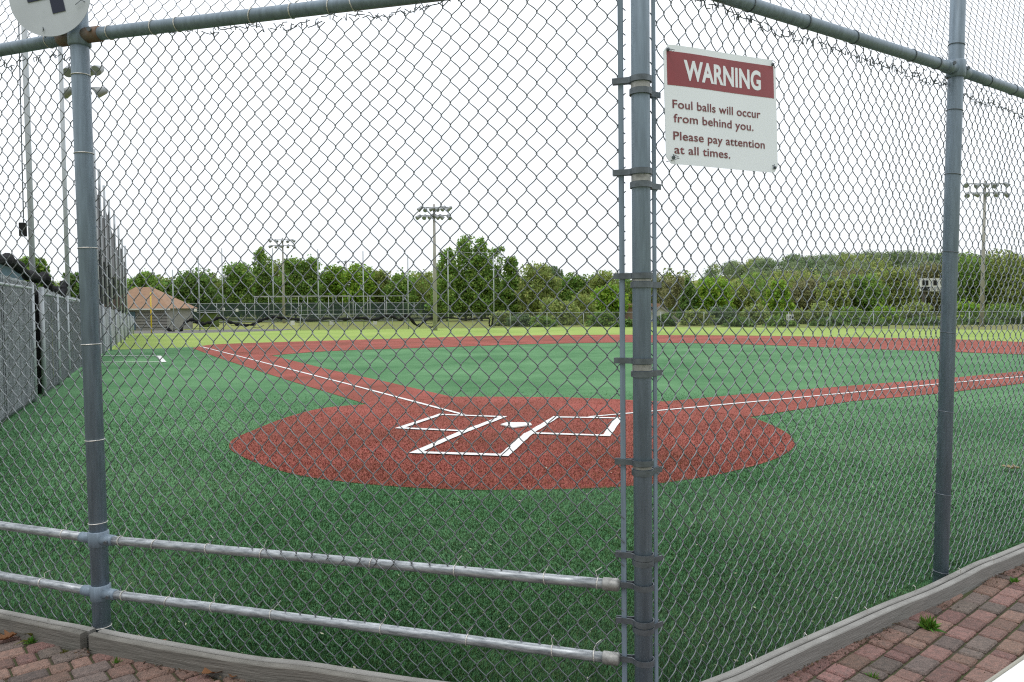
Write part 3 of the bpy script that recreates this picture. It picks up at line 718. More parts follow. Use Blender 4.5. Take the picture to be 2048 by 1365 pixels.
def round_sign():
    Y = PL[1]-.075; cpx = np.array([99., -8.]); rp = 81.5
    c = PT(*cpx, Y); root = empty('round_sign', tuple(c), 'round white sign with a dark blue figure tied above the left post', 'sign')
    pts = [PT(cpx[0]+rp*math.cos(a), cpx[1]+rp*math.sin(a), Y) for a in np.linspace(0, 2*math.pi, 57)[:-1]]
    rel(MB().ext(pts, (0, .003, 0)).build('disc', M['disc'], root), root)
    S = lambda l: [PT(x, y, Y-.003) for x, y in l]
    mb_ = MB()
    mb_.ext(S([(105.5, 27.7), (131, 21.8), (114.5, -48), (89, -42)]), (0, .0015, 0))
    mb_.ext([p-np.array([0, .0004, 0]) for p in S([(55.4, 5.9), (96.5, -3.4), (92.3, -21), (51, -12)])], (0, .0012, 0))
    mb_.ext([p-np.array([0, .0002, 0]) for p in S([(50.5, -10), (72, -16), (110, -49), (92, -47)])], (0, .0012, 0))
    rel(mb_.build('figure', M['navy'], root), root)
    w = PT(86, 64, Y-.004); w2 = PT(172, 2, Y-.004)
    rel(MB().tube([w, w+np.array([.004, -.006, .02]), w+np.array([-.006, .03, -.02])], .002, 5).build('fixing_wire', M['band'], root), root)
    rel(MB().tube([w2+np.array([-.05, -.004, -.02]), w2+np.array([-.02, -.008, .0]), w2+np.array([.02, .03, -.01])], .0018, 5).build('fixing_wire', M['band'], root), root)
round_sign()

# ------------------------------------------------------------------ bench corner bottom right
def bench():
    z = .45; a = G(1962, 1365, z)[:2]; c = G(2048, 1306, z)[:2]; d = unit(c-a); n = np.array([d[1], -d[0]])
    o0 = a-d*.035; root = empty('bench', (*(o0+n*.15), 0), 'white topped bench plank with a dull edge at the near right corner', 'bench')
    L = 2.4; ax = (np.array([*d, 0]), np.array([*n, 0]), np.array([0, 0, 1.]))
    rel(MB().box((*(o0+d*L/2+n*.145), z-.020), (L-.006, .27, .04), ax, bevel=.012).build('seat', M['bench'], root), root)
    rel(MB().box((*(o0+d*L/2+n*.004), z-.024), (L, .012, .036), ax, bevel=.003).build('edge_trim', M['benchedge'], root), root)
    for t in (.25, 2.1):
        rel(MB().box((*(o0+d*t+n*.14), (z-.06)/2), (.05, .22, z-.06), ax, bevel=.005).build('leg', M['dark'], root), root)
    rel(MB().box((*(o0+d*.016+n*.13), z-.05), (.03, .2, .03), ax, bevel=.006).build('bracket', M['dark'], root), root)
bench()

# ------------------------------------------------------------------ weeds, moss, leaves on the paving
def weed(px, py, h, n, label, m='weed', spread=.6, wid=.012, seed=0):
    rg = np.random.default_rng(seed); p = G(px, py); V = []; Fc = []
    for i in range(n):
        th = rg.uniform(0, 2*math.pi); ln = h*rg.uniform(.4, 1.0); tilt = rg.uniform(.1, 1.1)*spread; o = np.array([rg.normal(0, h*.12), rg.normal(0, h*.12), 0])
        d = np.array([math.cos(th)*math.sin(tilt), math.sin(th)*math.sin(tilt), math.cos(tilt)]); sd = unit(np.cross(d, [rg.normal(), rg.normal(), rg.normal()])); w = wid*rg.uniform(.6, 1.2)
        k = len(V); b0 = p+o-np.array([0, 0, .004])+d*ln*.25
        V += [p+o-np.array([0, 0, .006]), b0+d*ln*.25+sd*w/2, p+o+d*ln+np.array([0, 0, -.25*ln*tilt]), b0+d*ln*.25-sd*w/2]; Fc.append((k, k+1, k+2, k+3))
    root = MB().add([v-p for v in V], Fc).build('weed', LV[m], fix=False); root.location = p
    return tag(root, label, 'weed')
weed(1858, 1258, .10, 90, 'bushy bright green weed growing from the paving by the right kerb', spread=1.15, wid=.013, seed=1)
weed(2030, 1165, .055, 26, 'small green weed in the paving joint at the right edge', spread=1.0, seed=2)
weed(1628, 1322, .035, 16, 'tiny green sprout against the bowed kerb board', spread=1.2, seed=3)
weed(1745, 1355, .045, 22, 'thin grassy sprout between the grey pavers', wid=.005, spread=1.0, seed=4)
weed(82, 1276, .11, 110, 'straggling brown green weed against the short kerb board', m='moss', spread=1.2, wid=.011, seed=5)
weed(60, 1285, .05, 50, 'low moss green weed beside the dead leaf at the left edge', m='weed', spread=1.3, wid=.007, seed=11)
weed(232, 1327, .045, 34, 'little grass tuft sprouting between bricks near the left post', wid=.006, spread=1.0, seed=6)
weed(128, 1308, .03, 50, 'yellowish flat grass tuft in the paving left of the left post', m='moss', wid=.006, spread=1.5, seed=7)
# moss and debris along joints = uncountable
def moss():
    rg = np.random.default_rng(5); cs = []
    ang = R(41); ex = np.array([math.cos(ang), math.sin(ang)]); ey = np.array([-ex[1], ex[0]])
    for k in range(9000):
        v = (round(rg.uniform(-9, 9)/.112))*.112+rg.normal(0, .004); u = rg.uniform(-6, 7); c = ex*u+ey*v
        if not (2.2 < c[1] < 5.2 and abs(c[0]) < 4.4): continue
        f_ = math.sin(c[0]*3.1)*math.sin(c[1]*4.3+1)+.4*math.sin(c[0]*9)
        if f_ < .15: continue
        cs.append(c)
    cs = np.array(cs); ok = inpoly(cs, [(-7, 5.6), KERB[0], KERB[1], KERB[2], KERB[3], KERB[4], (7.5, 2.0), (3, -1.5), (-4, -1.5), (-7.5, 2)]); cs = cs[ok]
    V = []; Fc = []
    for c in cs:
        for j in range(4):
            k = len(V); a = rg.uniform(0, 6.28); s_ = rg.uniform(.005, .012); p = np.array([c[0]+rg.normal(0, .004), c[1]+rg.normal(0, .004), -.012])
            V += [p+np.array([math.cos(a)*s_, math.sin(a)*s_, 0]), p-np.array([math.cos(a)*s_, math.sin(a)*s_, 0]), p+np.array([rg.normal(0, .004), rg.normal(0, .004), rg.uniform(.010, .019)])]; Fc.append((k, k+1, k+2))
    return MB().add(V, Fc).build('joint_moss', LV['moss'], fix=False)
tag(moss(), 'brown green moss filling the joints of the paving', 'moss', kind='stuff')
def kerb_shade_litter():  # brown bits strewn to darken the kerb foot like contact shade
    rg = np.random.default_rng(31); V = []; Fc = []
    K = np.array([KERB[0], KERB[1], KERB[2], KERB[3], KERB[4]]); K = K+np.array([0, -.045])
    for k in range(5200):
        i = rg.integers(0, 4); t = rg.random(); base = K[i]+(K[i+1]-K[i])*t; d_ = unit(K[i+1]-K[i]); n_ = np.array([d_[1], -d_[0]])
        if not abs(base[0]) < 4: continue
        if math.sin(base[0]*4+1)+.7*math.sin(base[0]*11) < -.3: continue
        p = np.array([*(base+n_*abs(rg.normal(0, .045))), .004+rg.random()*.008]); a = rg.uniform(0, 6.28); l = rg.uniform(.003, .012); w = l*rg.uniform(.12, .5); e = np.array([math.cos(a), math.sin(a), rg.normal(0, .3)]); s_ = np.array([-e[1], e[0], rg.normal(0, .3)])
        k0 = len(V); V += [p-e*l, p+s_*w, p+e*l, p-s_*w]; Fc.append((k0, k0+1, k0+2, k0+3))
    return MB().add(V, Fc).build('kerb_shade_debris', LV['shade_debris'], fix=False)
tag(kerb_shade_litter(), 'brown leaf crumbs and needles added as contact shade along the foot of the kerb boards', 'shade_debris', kind='stuff')
def litter():
    rg = np.random.default_rng(9); V = []; Fc = []
    for k in range(330):
        d = 3.0+rg.random()**1.5*7; x = rg.uniform(-.68, .68)*d
        if d < np.interp(x, [KERB[1][0], KERB[2][0], KERB[3][0]], [KERB[1][1], KERB[2][1], KERB[3][1]])+.06: continue
        p = np.array([x, d, .006+rg.random()*.006]); a = rg.uniform(0, 6.28); l = rg.uniform(.004, .013); w = l*rg.uniform(.25, .6); e = np.array([math.cos(a), math.sin(a), rg.normal(0, .25)]); s_ = np.array([-e[1], e[0], rg.normal(0, .3)])
        k0 = len(V); V += [p-e*l, p+s_*w, p+e*l, p-s_*w]; Fc.append((k0, k0+1, k0+2, k0+3))
    return MB().add(V, Fc).build('fallen_petals', LV['petal'], fix=False)
tag(litter(), 'pale petals and seed husks scattered over the green turf', 'litter', kind='stuff')
def dry_leaf(px, py, size, rot, label, seed=0, z=.012, curl=.5, m='dry'):
    rg = np.random.default_rng(seed); out_ = []
    for i, t in enumerate(np.linspace(0, 1, 9)):
        w = [.03, .22, .12, .38, .18, .42, .2, .22, .0][i]; out_.append((t-.5, w*rg.uniform(.85, 1.15)))
    pts = [(x, w) for x, w in out_]+[(x, -w*rg.uniform(.8, 1.1)) for x, w in out_[::-1][1:-1]]
    c, s_ = math.cos(rot), math.sin(rot); V = [np.array([0, 0, 0.])]
    for x, y in pts:
        V.append(np.array([(x*c-y*s_)*size, (x*s_+y*c)*size, abs(y)*size*curl+rg.uniform(0, .05)*size+(x*x)*size*.25]))
    n = len(pts); Fc = [(0, 1+i, 1+(i+1) % n) for i in range(n)]
    o = MB().add(V, Fc).build('dry_leaf', LV[m], fix=False); o.location = G(px, py)+np.array([0, 0, z]); md = o.modifiers.new('thick', 'SOLIDIFY'); md.thickness = .0008
    return tag(o, label, 'leaf')
dry_leaf(432, 1352, .125, .4, 'large curled brown oak leaf lying against the long kerb board', 1)
dry_leaf(468, 1357, .075, 1.8, 'smaller brown leaf beside the large curled leaf', 7)
dry_leaf(14, 1284, .10, 1.1, 'curled tan leaf on the bricks at the left edge', 2, curl=.8)
dry_leaf(330, 1290, .03, 2.0, 'small reddish leaf resting on the turf behind the long kerb board', 3, z=.02)
dry_leaf(2022, 942, .17, -.5, 'large pale torn leaf lying on the turf right of the right post', 4, z=.02, m='straw')

# ------------------------------------------------------------------ far things : poles, lights
def light_pole(px, ytop, Y, base_y, label, lamps=5, arm=2.3, rbase=.17, conc=True, gap=1.0, seed=0, lampr=.27):
    top = PT(px, ytop, Y); basez = -.04; root = empty('light_pole', (top[0], Y, basez), label, 'floodlight pole'); H = top[2]-basez
    root['group'] = 'floodlight poles round the field'
    MB().tube([(0, 0, 0), (0, 0, H*.5), (0, 0, H)], [rbase, rbase*.78, rbase*.5], 12).build('pole', M['conc' if conc else 'thin'], root, True)
    rg = random.Random(seed)
    for k, zz in enumerate((H-.25, H-.25-gap)):
        MB().box((0, -.12, zz), (arm*2, .07, .07)).build('crossarm', M['lamp'], root)
        for i in range(lamps):
            x = -arm+2*arm*i/(lamps-1); mb_ = MB(); yaw = rg.uniform(-1.7, 1.7); d = unit([math.sin(yaw), -math.cos(yaw), -rg.uniform(.35, 1.0)]); c = np.array([x+rg.uniform(-.08, .08), -.22, zz-.10-rg.uniform(0, .08)])
            mb_.tube([c-d*.28, c-d*.22, c-d*.05, c+d*.16, c+d*.18], [.04, .13, lampr*.8, lampr, lampr*.98], 12); mb_.tube([(x, -.12, zz), c-d*.2], .035, 6)
            l = mb_.build('floodlight', M['lamp'], root, True)
            MB().tube([c+d*.175, c+d*.19], [lampr*.9, lampr*.88], 12).build('lens', M['glass'], l)
    return root
light_pole(868, 409, 57, 660, 'grey concrete floodlight pole standing before the tallest tree', seed=1, arm=1.08, gap=.62, lampr=.17, lamps=6)
light_pole(565, 476, 88, 640, 'floodlight pole rising among the trees behind the batting cages', seed=2, arm=1.35, gap=.65, lampr=.17)
light_pole(692, 520, 128, 640, 'most distant thin floodlight pole above the tree line', seed=3, arm=1.2, rbase=.14, gap=1.2, lampr=.19, lamps=3)
light_pole(1970, 362, 60, 660, 'tall concrete floodlight pole right of the scoreboard', seed=4, arm=1.55, gap=.72, lampr=.2)
light_pole(171, 124, 31, 700, 'floodlight pole hidden behind the left fence post with lamps showing either side', seed=5, arm=.62, gap=.85, lampr=.21, lamps=4, rbase=.1)

# ------------------------------------------------------------------ left: dugout fence, net poles
DA = G(0, 850)[:2]; DB = G(90, 790)[:2]; dd_ = unit(np.array([-14.3, 25.6])-DB)
D0 = DA+(DA-DB)*1.5; D1 = G(70, 803)[:2]; D2 = DB; D3 = np.array([-14.35, 25.6]); D4 = np.array([-28.0, 54.0])
def slat_panel(root, a, c, h0, h1, step=.062, wires=True, name='slat_panel', zb=.06):
    a = np.array(a); c = np.array(c); L = np.linalg.norm(c-a); u = (c-a)/L; n = np.array([u[1], -u[0]]); n = n if n[1] < 0 or n[0] > 0 else -n
    mb_ = MB(); rg = np.random.default_rng(int(L*100)); k = int(L/step)
    for i in range(k):
        s_ = (i+.5)*step; h = h0+(h1-h0)*s_/L+rg.normal(0, .006); p = a+u*s_
        mb_.box((*(p+n*rg.normal(0, .004)), (h+zb)/2), (step*.93, .006, h-zb), ((*u, 0), (*n, 0), (0, 0, 1)))
    o = rel(mb_.build(name, M['slat'], root), root)
    if wires:
        f, LL = panel_surf(a, c, np.array([*n, 0]), .012, 0.0, H=2.2)
        V, Fc = weave_lite(a, u, n, L, zb-.03, min(h0, h1)); w = link('chain_link_mesh', mesh_arrays('chain_link_mesh', V, [Fc]), M['wire'], root); rel(w, root)
def weave_lite(a, u, n, L, z0, z1, px=.040, pz=.09, r=.0022):
    k = int(L/px); legs = int((z1-z0)/(pz/2)); Vs = []; Fs = []; base = 0; K = 3
    for i in range(k):
        t = np.arange(legs+1); sg = np.where((t+i) % 2 == 0, -1, 1); s_ = (i+.5)*px+sg*px*.52; z = z0+t*pz/2; off = .012+sg*.004
        P = np.stack([a[0]+u[0]*s_+n[0]*off, a[1]+u[1]*s_+n[1]*off, z], 1); ang = np.arange(K)*2*math.pi/K
        V = P[:, None]+r*(np.cos(ang)[None, :, None]*np.array([*u, 0])+np.sin(ang)[None, :, None]*np.array([*n, 0])); m = len(P)
        a0 = np.arange(m-1)[:, None]*K+np.arange(K)[None]; a1 = np.arange(m-1)[:, None]*K+(np.arange(K)[None]+1) % K
        Fs.append(np.stack([a0, a1, a1+K, a0+K], -1).reshape(-1, 4)+base); Vs.append(V.reshape(-1, 3)); base += m*K
    return np.vstack(Vs), np.vstack(Fs)
df = empty('dugout_fence', (*D1, 0), 'grey slatted chain link dugout fence along the left edge of the turf', 'fence')
slat_panel(df, D0, D1, 2.34, 2.2); E1 = D2+unit(D3-D2)*.25
slat_panel(df, E1, E1+(D3-E1)*.36, 2.14, 2.05); slat_panel(df, E1+(D3-E1)*.36, D3, 2.05, 1.95, step=.07)
for p, h in ((D1, 2.2), (D2+(D1-D2)*.05, 2.15), (E1+(D3-E1)*.18, 2.05), (E1+(D3-E1)*.36, 2.05), (E1+(D3-E1)*.68, 2.0), (D3, 2.0)):
    rel(MB().tube([(*p, -.05), (*p, h)], .045, 12).build('post', M['thin'], df, True), df)
rel(MB().tube([(*D0, 2.1), (*D1, 2.1)], .025, 8).build('top_rail', M['thin'], df, True), df); rel(MB().tube([(*E1, 2.02), (*D3, 1.92)], .025, 8).build('top_rail', M['thin'], df, True), df)
# shaded dugout interior behind the gap
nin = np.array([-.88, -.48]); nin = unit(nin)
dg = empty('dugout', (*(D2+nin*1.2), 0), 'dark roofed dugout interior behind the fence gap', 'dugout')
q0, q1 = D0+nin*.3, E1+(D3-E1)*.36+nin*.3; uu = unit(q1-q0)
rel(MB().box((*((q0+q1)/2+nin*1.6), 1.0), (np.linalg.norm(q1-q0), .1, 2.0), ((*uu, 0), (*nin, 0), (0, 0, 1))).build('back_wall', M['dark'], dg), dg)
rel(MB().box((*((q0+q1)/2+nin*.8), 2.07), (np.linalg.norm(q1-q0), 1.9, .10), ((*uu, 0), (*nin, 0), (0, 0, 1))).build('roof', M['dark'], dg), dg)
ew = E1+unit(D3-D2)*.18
rel(MB().box((*(ew+nin*1.0), 1.0), (1.9, .06, 2.0), ((*nin, 0), (*unit(D3-D2), 0), (0, 0, 1))).build('gap_shade_wall', M['dark'], dg), dg)  # wall added in near-black so the gap reads as deep shade
# rolled black net slumped along the fence top
def rolled(pts, r, name, root=None, m='netb', seed=0, n=10, lump=.35):
    rg = np.random.default_rng(seed); pts = smooth_poly(np.array(pts, float), 7); m_ = len(pts); rr = r*(1+lump*np.sin(np.arange(m_)*1.3+seed)*rg.uniform(.3, 1, m_))
    pts = pts+rg.normal(0, r*.15, pts.shape); o = MB().tube(pts, rr, n).build(name, M[m], root, False)
    if root is not None: rel(o, root)
    return o
roll = rolled([np.array([*(D0+(D1-D0)*t+nin*.05), z]) for t, z in ((.2, 2.38), (.5, 2.36), (.7, 2.46), (.85, 2.5), (1.0, 2.36))]+[np.array([*(D2+unit(D3-D2)*t+nin*.05), z]) for t, z in ((.3, 2.34), (.9, 2.40), (1.6, 2.16), (2.6, 2.16), (3.3, 2.08), (3.9, 2.12), (4.4, 2.34))], .085, 'rolled_net', seed=2)
tag(roll, 'black rolled netting slumped along the top of the dugout fence', 'netting')
# tall net poles in a row
nf = empty('ball_netting', (*D3, 0), 'row of tall grey poles carrying dark ball netting down the left side', 'netting')
HN = 9.0; plist = []
for px, Y in ((72, 15.6), (141, 20.6)): plist.append(np.array([(px-1024)/1500*Y*1.003, Y]))
hts = [HN, HN]
FA, FB = G(186, 724)[:2], G(265, 668)[:2]; nlf = unit(np.array([-(FB-FA)[1], (FB-FA)[0]]))
for px, ytop in ((188, 175), (203, 250), (211, 300), (219, 340), (227, 372), (235, 400), (244, 428), (251, 452), (257, 478), (262, 492)):
    k = (px-1024)/1500.; d_ = FB-FA; t = (k*FA[1]-FA[0])/(d_[0]-k*d_[1]); p = FA+d_*t; plist.append(p+nlf*.22); hts.append(PT(px, ytop, p[1])[2])
for i, p in enumerate(plist):
    rel(MB().tube([(*p, -.05), (*p, hts[i])], .055, 10).build('pole', M['thin'], nf, True), nf)
for i in range(2, len(plist)):
    p = plist[i]+nlf*.12; h_ = hts[i]; rg_ = np.random.default_rng(i)
    rel(rolled([np.array([*(p+rg_.normal(0, .03, 2)), z_]) for z_ in np.linspace(1.2, h_*(.80+.14*rg_.random()), 7)], .17, 'net_bundle', None, 'netb', i, 7, .5), nf).parent = nf
for i in range(2, len(plist)-1):
    a, c = plist[i], plist[i+1]; N = 14; V = []; Fc = []; t0_, t1_ = hts[i]*.93, hts[i+1]*.93
    for k in range(N+1):
        t = k/N; p = a+(c-a)*t; sag = (.5+.35*(i % 3))*math.sin(math.pi*t); top = t0_+(t1_-t0_)*t
        V += [(*p, 1.5), (*p, top-sag)]
        if k: Fc.append((2*k-2, 2*k-1, 2*k+1, 2*k))
    rel(MB().add(V, Fc).build('net', M['netsee'], nf, fix=False), nf)
# floodlight control box on the first pole
p = plist[0]; rel(MB().box((p[0]-.12, p[1]-.08, 3.35), (.11, .11, .28), bevel=.01).build('control_box', M['dark'], nf), nf)
rel(MB().tube([(p[0]-.12, p[1]-.05, 3.5), (p[0]-.11, p[1]-.03, 6.0), (p[0]-.1, p[1], 8.6)], .012, 5).build('rope', M['band'], nf), nf)
# long low slatted fence under the netting, further down the line
lf = empty('side_fence', (*D3, 0), 'low grey slatted fence below the tall ball netting', 'fence')
slat_panel(lf, FA, FB, 1.95, 1.15, step=.11, wires=False)
for t in np.linspace(0, 1, 9):
    p = FA+(FB-FA)*t-nlf*.06; rel(MB().tube([(*p, -.05), (*p, 2.0-.8*t)], .045, 8).build('post', M['thin'], lf, True), lf)

# blue shed at far left
def blue_building():
    root = empty('blue_building', (-30, 44, -.04), 'blue metal sided building with a dark roof edge at the far left', 'building')
    a, c = PT(-140, 470, 44), PT(46, 533, 44)
    V = [(a[0], 44, -.04), (c[0], 44, -.04), (c[0], 44, c[2]-.25), (a[0], 44, a[2]-.3)]
    rel(MB().ext(V, (c[0]/44*2.5, 2.5, 0)).build('wall', M['bluewall'], root), root)
    rel(MB().ext([(a[0]-.3, 43.8, a[2]-.28), (c[0]+.25, 43.8, c[2]-.27), (c[0]+.25, 43.8, c[2]-.02), (a[0]-.3, 43.8, a[2])], (c[0]/44*2.9, 2.9, 0)).build('roof', M['navy'], root), root)
    mb_ = MB()
    for x in np.arange(a[0]+.4, c[0], .8): mb_.box((x, 43.97, 1.6), (.06, .05, 3.2))
    rel(mb_.build('rib', M['bluewall'], root), root)
blue_building()
# brown roofed building
def brown_building():
    Y = 62.; zb = -.04; x0 = PT(205, 620, Y)[0]; x1 = PT(337, 620, Y)[0]; ze = PT(300, 617.5, Y)[2]; zr = PT(270, 573, Y)[2]; xr = PT(272, 573, Y)[0]
    root = empty('utility_building', ((x0+x1)/2, Y, zb), 'grey block hut with a brown hipped shingle roof behind the yellow foul pole', 'building')
    rel(MB().box(((x0+x1)/2, Y+2.5, (ze+zb)/2), (x1-x0-.3, 5, ze-zb)).build('wall', M['block'], root), root)
    mb_ = MB(); e = .25
    V = [(x0-e, Y-e, ze), (x1+e, Y-e, ze), (x1+e, Y+5+e, ze), (x0-e, Y+5+e, ze), (x0+1.5, Y+2.5, zr), (xr+.1, Y+2.5, zr)]
    mb_.add(V, [(0, 1, 5, 4), (1, 2, 5), (2, 3, 4, 5), (3, 0, 4), (0, 3, 2, 1)]); rel(mb_.build('roof', M['shingle'], root), root)
    rel(MB().box(((x0+x1)/2, Y-e-.03, ze-.06), (x1-x0+.5, .05, .12)).build('fascia', M['trimw'], root), root)
    rel(MB().box((x0+2.2, Y-.03, .75), (1.0, .06, 1.5)).build('door', M['bluewall'], root), root)
    mb_ = MB()
    for k in range(6): mb_.box(((x0+x1)/2+.2, Y-.012, .2+k*.24), (x1-x0-.35, .02, .02))
    rel(mb_.build('mortar_course', M['dark'], root), root)
brown_building()
fp = PT(301, 585, 53.5); p0 = G(301, 663)
tag(MB().tube([(fp[0], 53.5, -.05), (fp[0], 53.5, fp[2])], .05, 10).build('foul_pole', M['yellow'], None, True), 'yellow foul pole in front of the grey block hut', 'pole')

# ------------------------------------------------------------------ left-field net: thin poles with lowered black net
ln = empty('lowered_net', (*G(640, 660)[:2], 0), 'row of thin poles with a black net lowered into swags along left field', 'netting')
npx = [(348, 540, 663), (400, 512, 662), (447, 497, 661), (548, 497, 660), (638, 499, 659.5), (728, 503, 659), (817, 510, 658), (897, 502, 656.5), (988, 506, 655)]
npos = []
for px, yt, yb in npx:
    g = G(px, yb); Y = g[1]; t = PT(px, yt, Y); npos.append((g, t)); rel(MB().tube([(g[0], Y, -.05), (g[0], Y, t[2])], .045, 8).build('pole', M['thin'], ln, True), ln)
a, c = npos[-2][1], npos[-1][1]; rel(MB().tube([a, (a+c)/2+np.array([0, 0, -.1]), c], .018, 5).build('cable', M['thin'], ln), ln)
sw = [(332, 655), (345, 664), (357, 668), (368, 648), (385, 640), (400, 648), (420, 645), (440, 635), (460, 645), (482, 650), (505, 649), (525, 640), (545, 635), (565, 636), (590, 639), (625, 641), (660, 637), (690, 639), (720, 636), (750, 640), (775, 632), (800, 640), (815, 632), (835, 652), (850, 641), (872, 634)]
rel_pts = []
for x, y in sw:
    Y = np.interp(x, [n_[0] for n_ in npx], [p[0][1] for p in npos])-.15; rel_pts.append(PT(x, y, Y))
rolled(rel_pts, .11, 'net_roll', ln, 'netb', 4, 8, .5)
rolled([PT(x, y, 58) for x, y in ((845, 640), (862, 655), (882, 638), (905, 636), (930, 640), (975, 637), (978, 648), (981, 653), (985, 646), (986, 632))], .055, 'net_roll', ln, 'netb', 6, 8, .4)
mb_ = MB()
for (x, y) in sw[::2]:
    Y = np.interp(x, [n_[0] for n_ in npx], [p[0][1] for p in npos])-.15; p = PT(x, y, Y); mb_.tube([p, p+np.array([.1, 0, -.25]), p+np.array([.45, 0, -.30]), p+np.array([.9, 0, -.1])], .02, 5)
rel(mb_.build('loose_cord', M['netb'], ln), ln)

# ------------------------------------------------------------------ windscreen fence + batting cages + outfield fence
def post_fence(name, label, path, h, step, veil, rails=(1.0,), r=.035, pm='thin'):
    P = [np.array(p) for p in path]; root = empty(name, (*P[0], 0), label, 'fence'); zb = -.05
    for a, c in zip(P[:-1], P[1:]):
        L = np.linalg.norm(c-a); n = max(1, int(L/step))
        for i in range(n):
            p = a+(c-a)*i/n; rel(MB().tube([(*p, zb), (*p, h)], r, 6).build('post', M[pm], root, True), root)
        for f_ in rails: rel(MB().tube([(*a, h*f_), (*c, h*f_)], r*.7, 6).build('rail', M[pm], root, True), root)
    V = []; Fc = []
    for i, p in enumerate(P):
        V += [(*p, zb), (*p, h*.985)]
        if i: Fc.append((2*i-2, 2*i-1, 2*i+1, 2*i))
    if veil: rel(MB().add(V, Fc).build('screen' if veil == 'screen' else 'fine_mesh', M[veil], root, fix=False), root)
    return root
tf = PT(330, 607, 92)
post_fence('tennis_fence', 'tall dark green screened fence behind the batting cages', [(-46, 90), (-20, 96), (-9.0, 98)], 2.35, 3.2, 'screen', rails=(1.0, .62, .05), r=.04)
ofp = [p for p in fence_base[2:]]; ofp = [np.array([-16.5, 58.5])]+[p+np.array([0, .25]) for p in ofp[1:]]+[ofp[-1]+np.array([26, -14])]
post_fence('outfield_fence', 'low chain link outfield fence with thin posts in front of the trees', ofp, 1.22, 3.0, 'fenceveil', rails=(1.0,), r=.028)
def cages():
    Y = 74; root = empty('batting_cage', (PT(655, 640, Y)[0], Y, 0), 'pale pipe batting cage frames behind left field', 'batting cage'); zt = PT(655, 592.5, Y)[2]
    xs = [509, 537, 582, 597, 615, 640, 657, 666, 685, 698, 706, 735, 740, 769, 773, 806]
    for i, x in enumerate(xs):
        p = PT(x, 592, Y+(i % 3)*2.2); rel(MB().tube([(p[0], p[1], -.05), (p[0], p[1], zt)], .03, 6).build('upright', M['pipew'], root, True), root)
    for k, (x0, x1, yy) in enumerate(((509, 700, 0), (560, 806, 2.2), (509, 769, 4.4))):
        a = PT(x0, 592, Y+yy); c = PT(x1, 592, Y+yy); rel(MB().tube([(a[0], Y+yy, zt), (c[0], Y+yy, zt)], .035, 6).build('top_pipe', M['pipew'], root, True), root)
    for x in (509, 582, 657, 735, 806):
        a = PT(x, 592, Y); rel(MB().tube([(a[0], Y, zt), (a[0], Y+4.4, zt)], .04, 6).build('top_pipe', M['pipew'], root, True), root)
    for x0 in (540, 580, 622, 657, 697):
        a = PT(x0, 629, Y-1); c = PT(x0+17, 629, Y-1); rel(MB().tube([a, c], .035, 6).build('low_bar', M['pipew'], root, True), root)
    for x0 in (585, 663, 750):
        a = PT(x0, 640, 66); o = MB().box((a[0], 66, .42), (.3, .2, .35)).build('home_marker', M['trimw'], root); rel(o, root)
cages()
for i, (x, y, lab) in enumerate(((365, 619, 'small white round lamp on the dark screened fence nearest the hut'), (391, 621, 'small white round lamp on the screened fence beside the big green bin'), (447, 619, 'small white square notice on the screened fence by a thin net pole'), (474, 621, 'small white round lamp on the screened fence left of the batting cages'))):
    p = PT(x, y, 89.0+ (x-330)*.012); tag(MB().box(p, (.34, .06, .34), bevel=.08).build('fence_notice', M['trimw']), lab, 'notice')
bn = PT(418, 640, 68); root = empty('storage_bin', (bn[0], 68, 0), 'dark green storage bin on the grass beyond left field', 'bin')
rel(MB().box((bn[0], 68, .68), (1.5, .9, 1.25), bevel=.05).build('body', LV['deep'], root), root); rel(MB().box((bn[0], 68, 1.36), (1.75, 1.1, .08), bevel=.02).build('lid', M['lamp'], root), root)

# ------------------------------------------------------------------ scoreboard, distance sign, house
def scoreboard():
    Y = 72; root = empty('scoreboard', (*PT(1872, 600, Y)[:2], 0), 'white scoreboard with black panels on dark posts beyond the outfield fence', 'scoreboard')
    B = lambda x0, y0, x1, y1, o, name, m: rel(MB().ext([PT(x0, y0, Y-o), PT(x1, y0, Y-o), PT(x1, y1, Y-o), PT(x0, y1, Y-o)], (0, .03 if o else .25, 0)).build(name, M[m], root), root)
    B(1842, 557, 1908, 583, 0, 'board', 'trimw')
    for r_ in ((1845, 561, 1857, 571), (1867, 561, 1874, 571), (1883, 561, 1895, 571), (1843.5, 574, 1860, 582), (1898, 561, 1905, 571)): B(*r_, .04, 'panel', 'dark')
    for x in (1863, 1869, 1875, 1881, 1887, 1893, 1899): B(x, 575, x+2.6, 577, .04, 'marking', 'lamp'); B(x, 579, x+2.6, 581, .045, 'marking', 'lamp')
    for x in (1848, 1902):
        p = PT(x, 583, Y+.3); rel(MB().box((p[0], Y+.3, p[2]/2), (.26, .26, p[2])).build('post', M['bark'], root), root)
scoreboard()
def far_sign():
    p = PT(1580, 635, 61.5); root = empty('distance_sign', (p[0], 61.5, .6), 'small white sign with dark marks hung on the outfield fence', 'sign')
    rel(MB().box((p[0], 61.5, p[2]), (.58, .04, .48)).build('panel', M['trimw'], root), root)
    for dx, w in ((-.15, .10), (.02, .12), (.18, .08)): rel(MB().box((p[0]+dx, 61.47, p[2]-.02), (w, .02, .22)).build('marking', M['dark'], root), root)
far_sign()
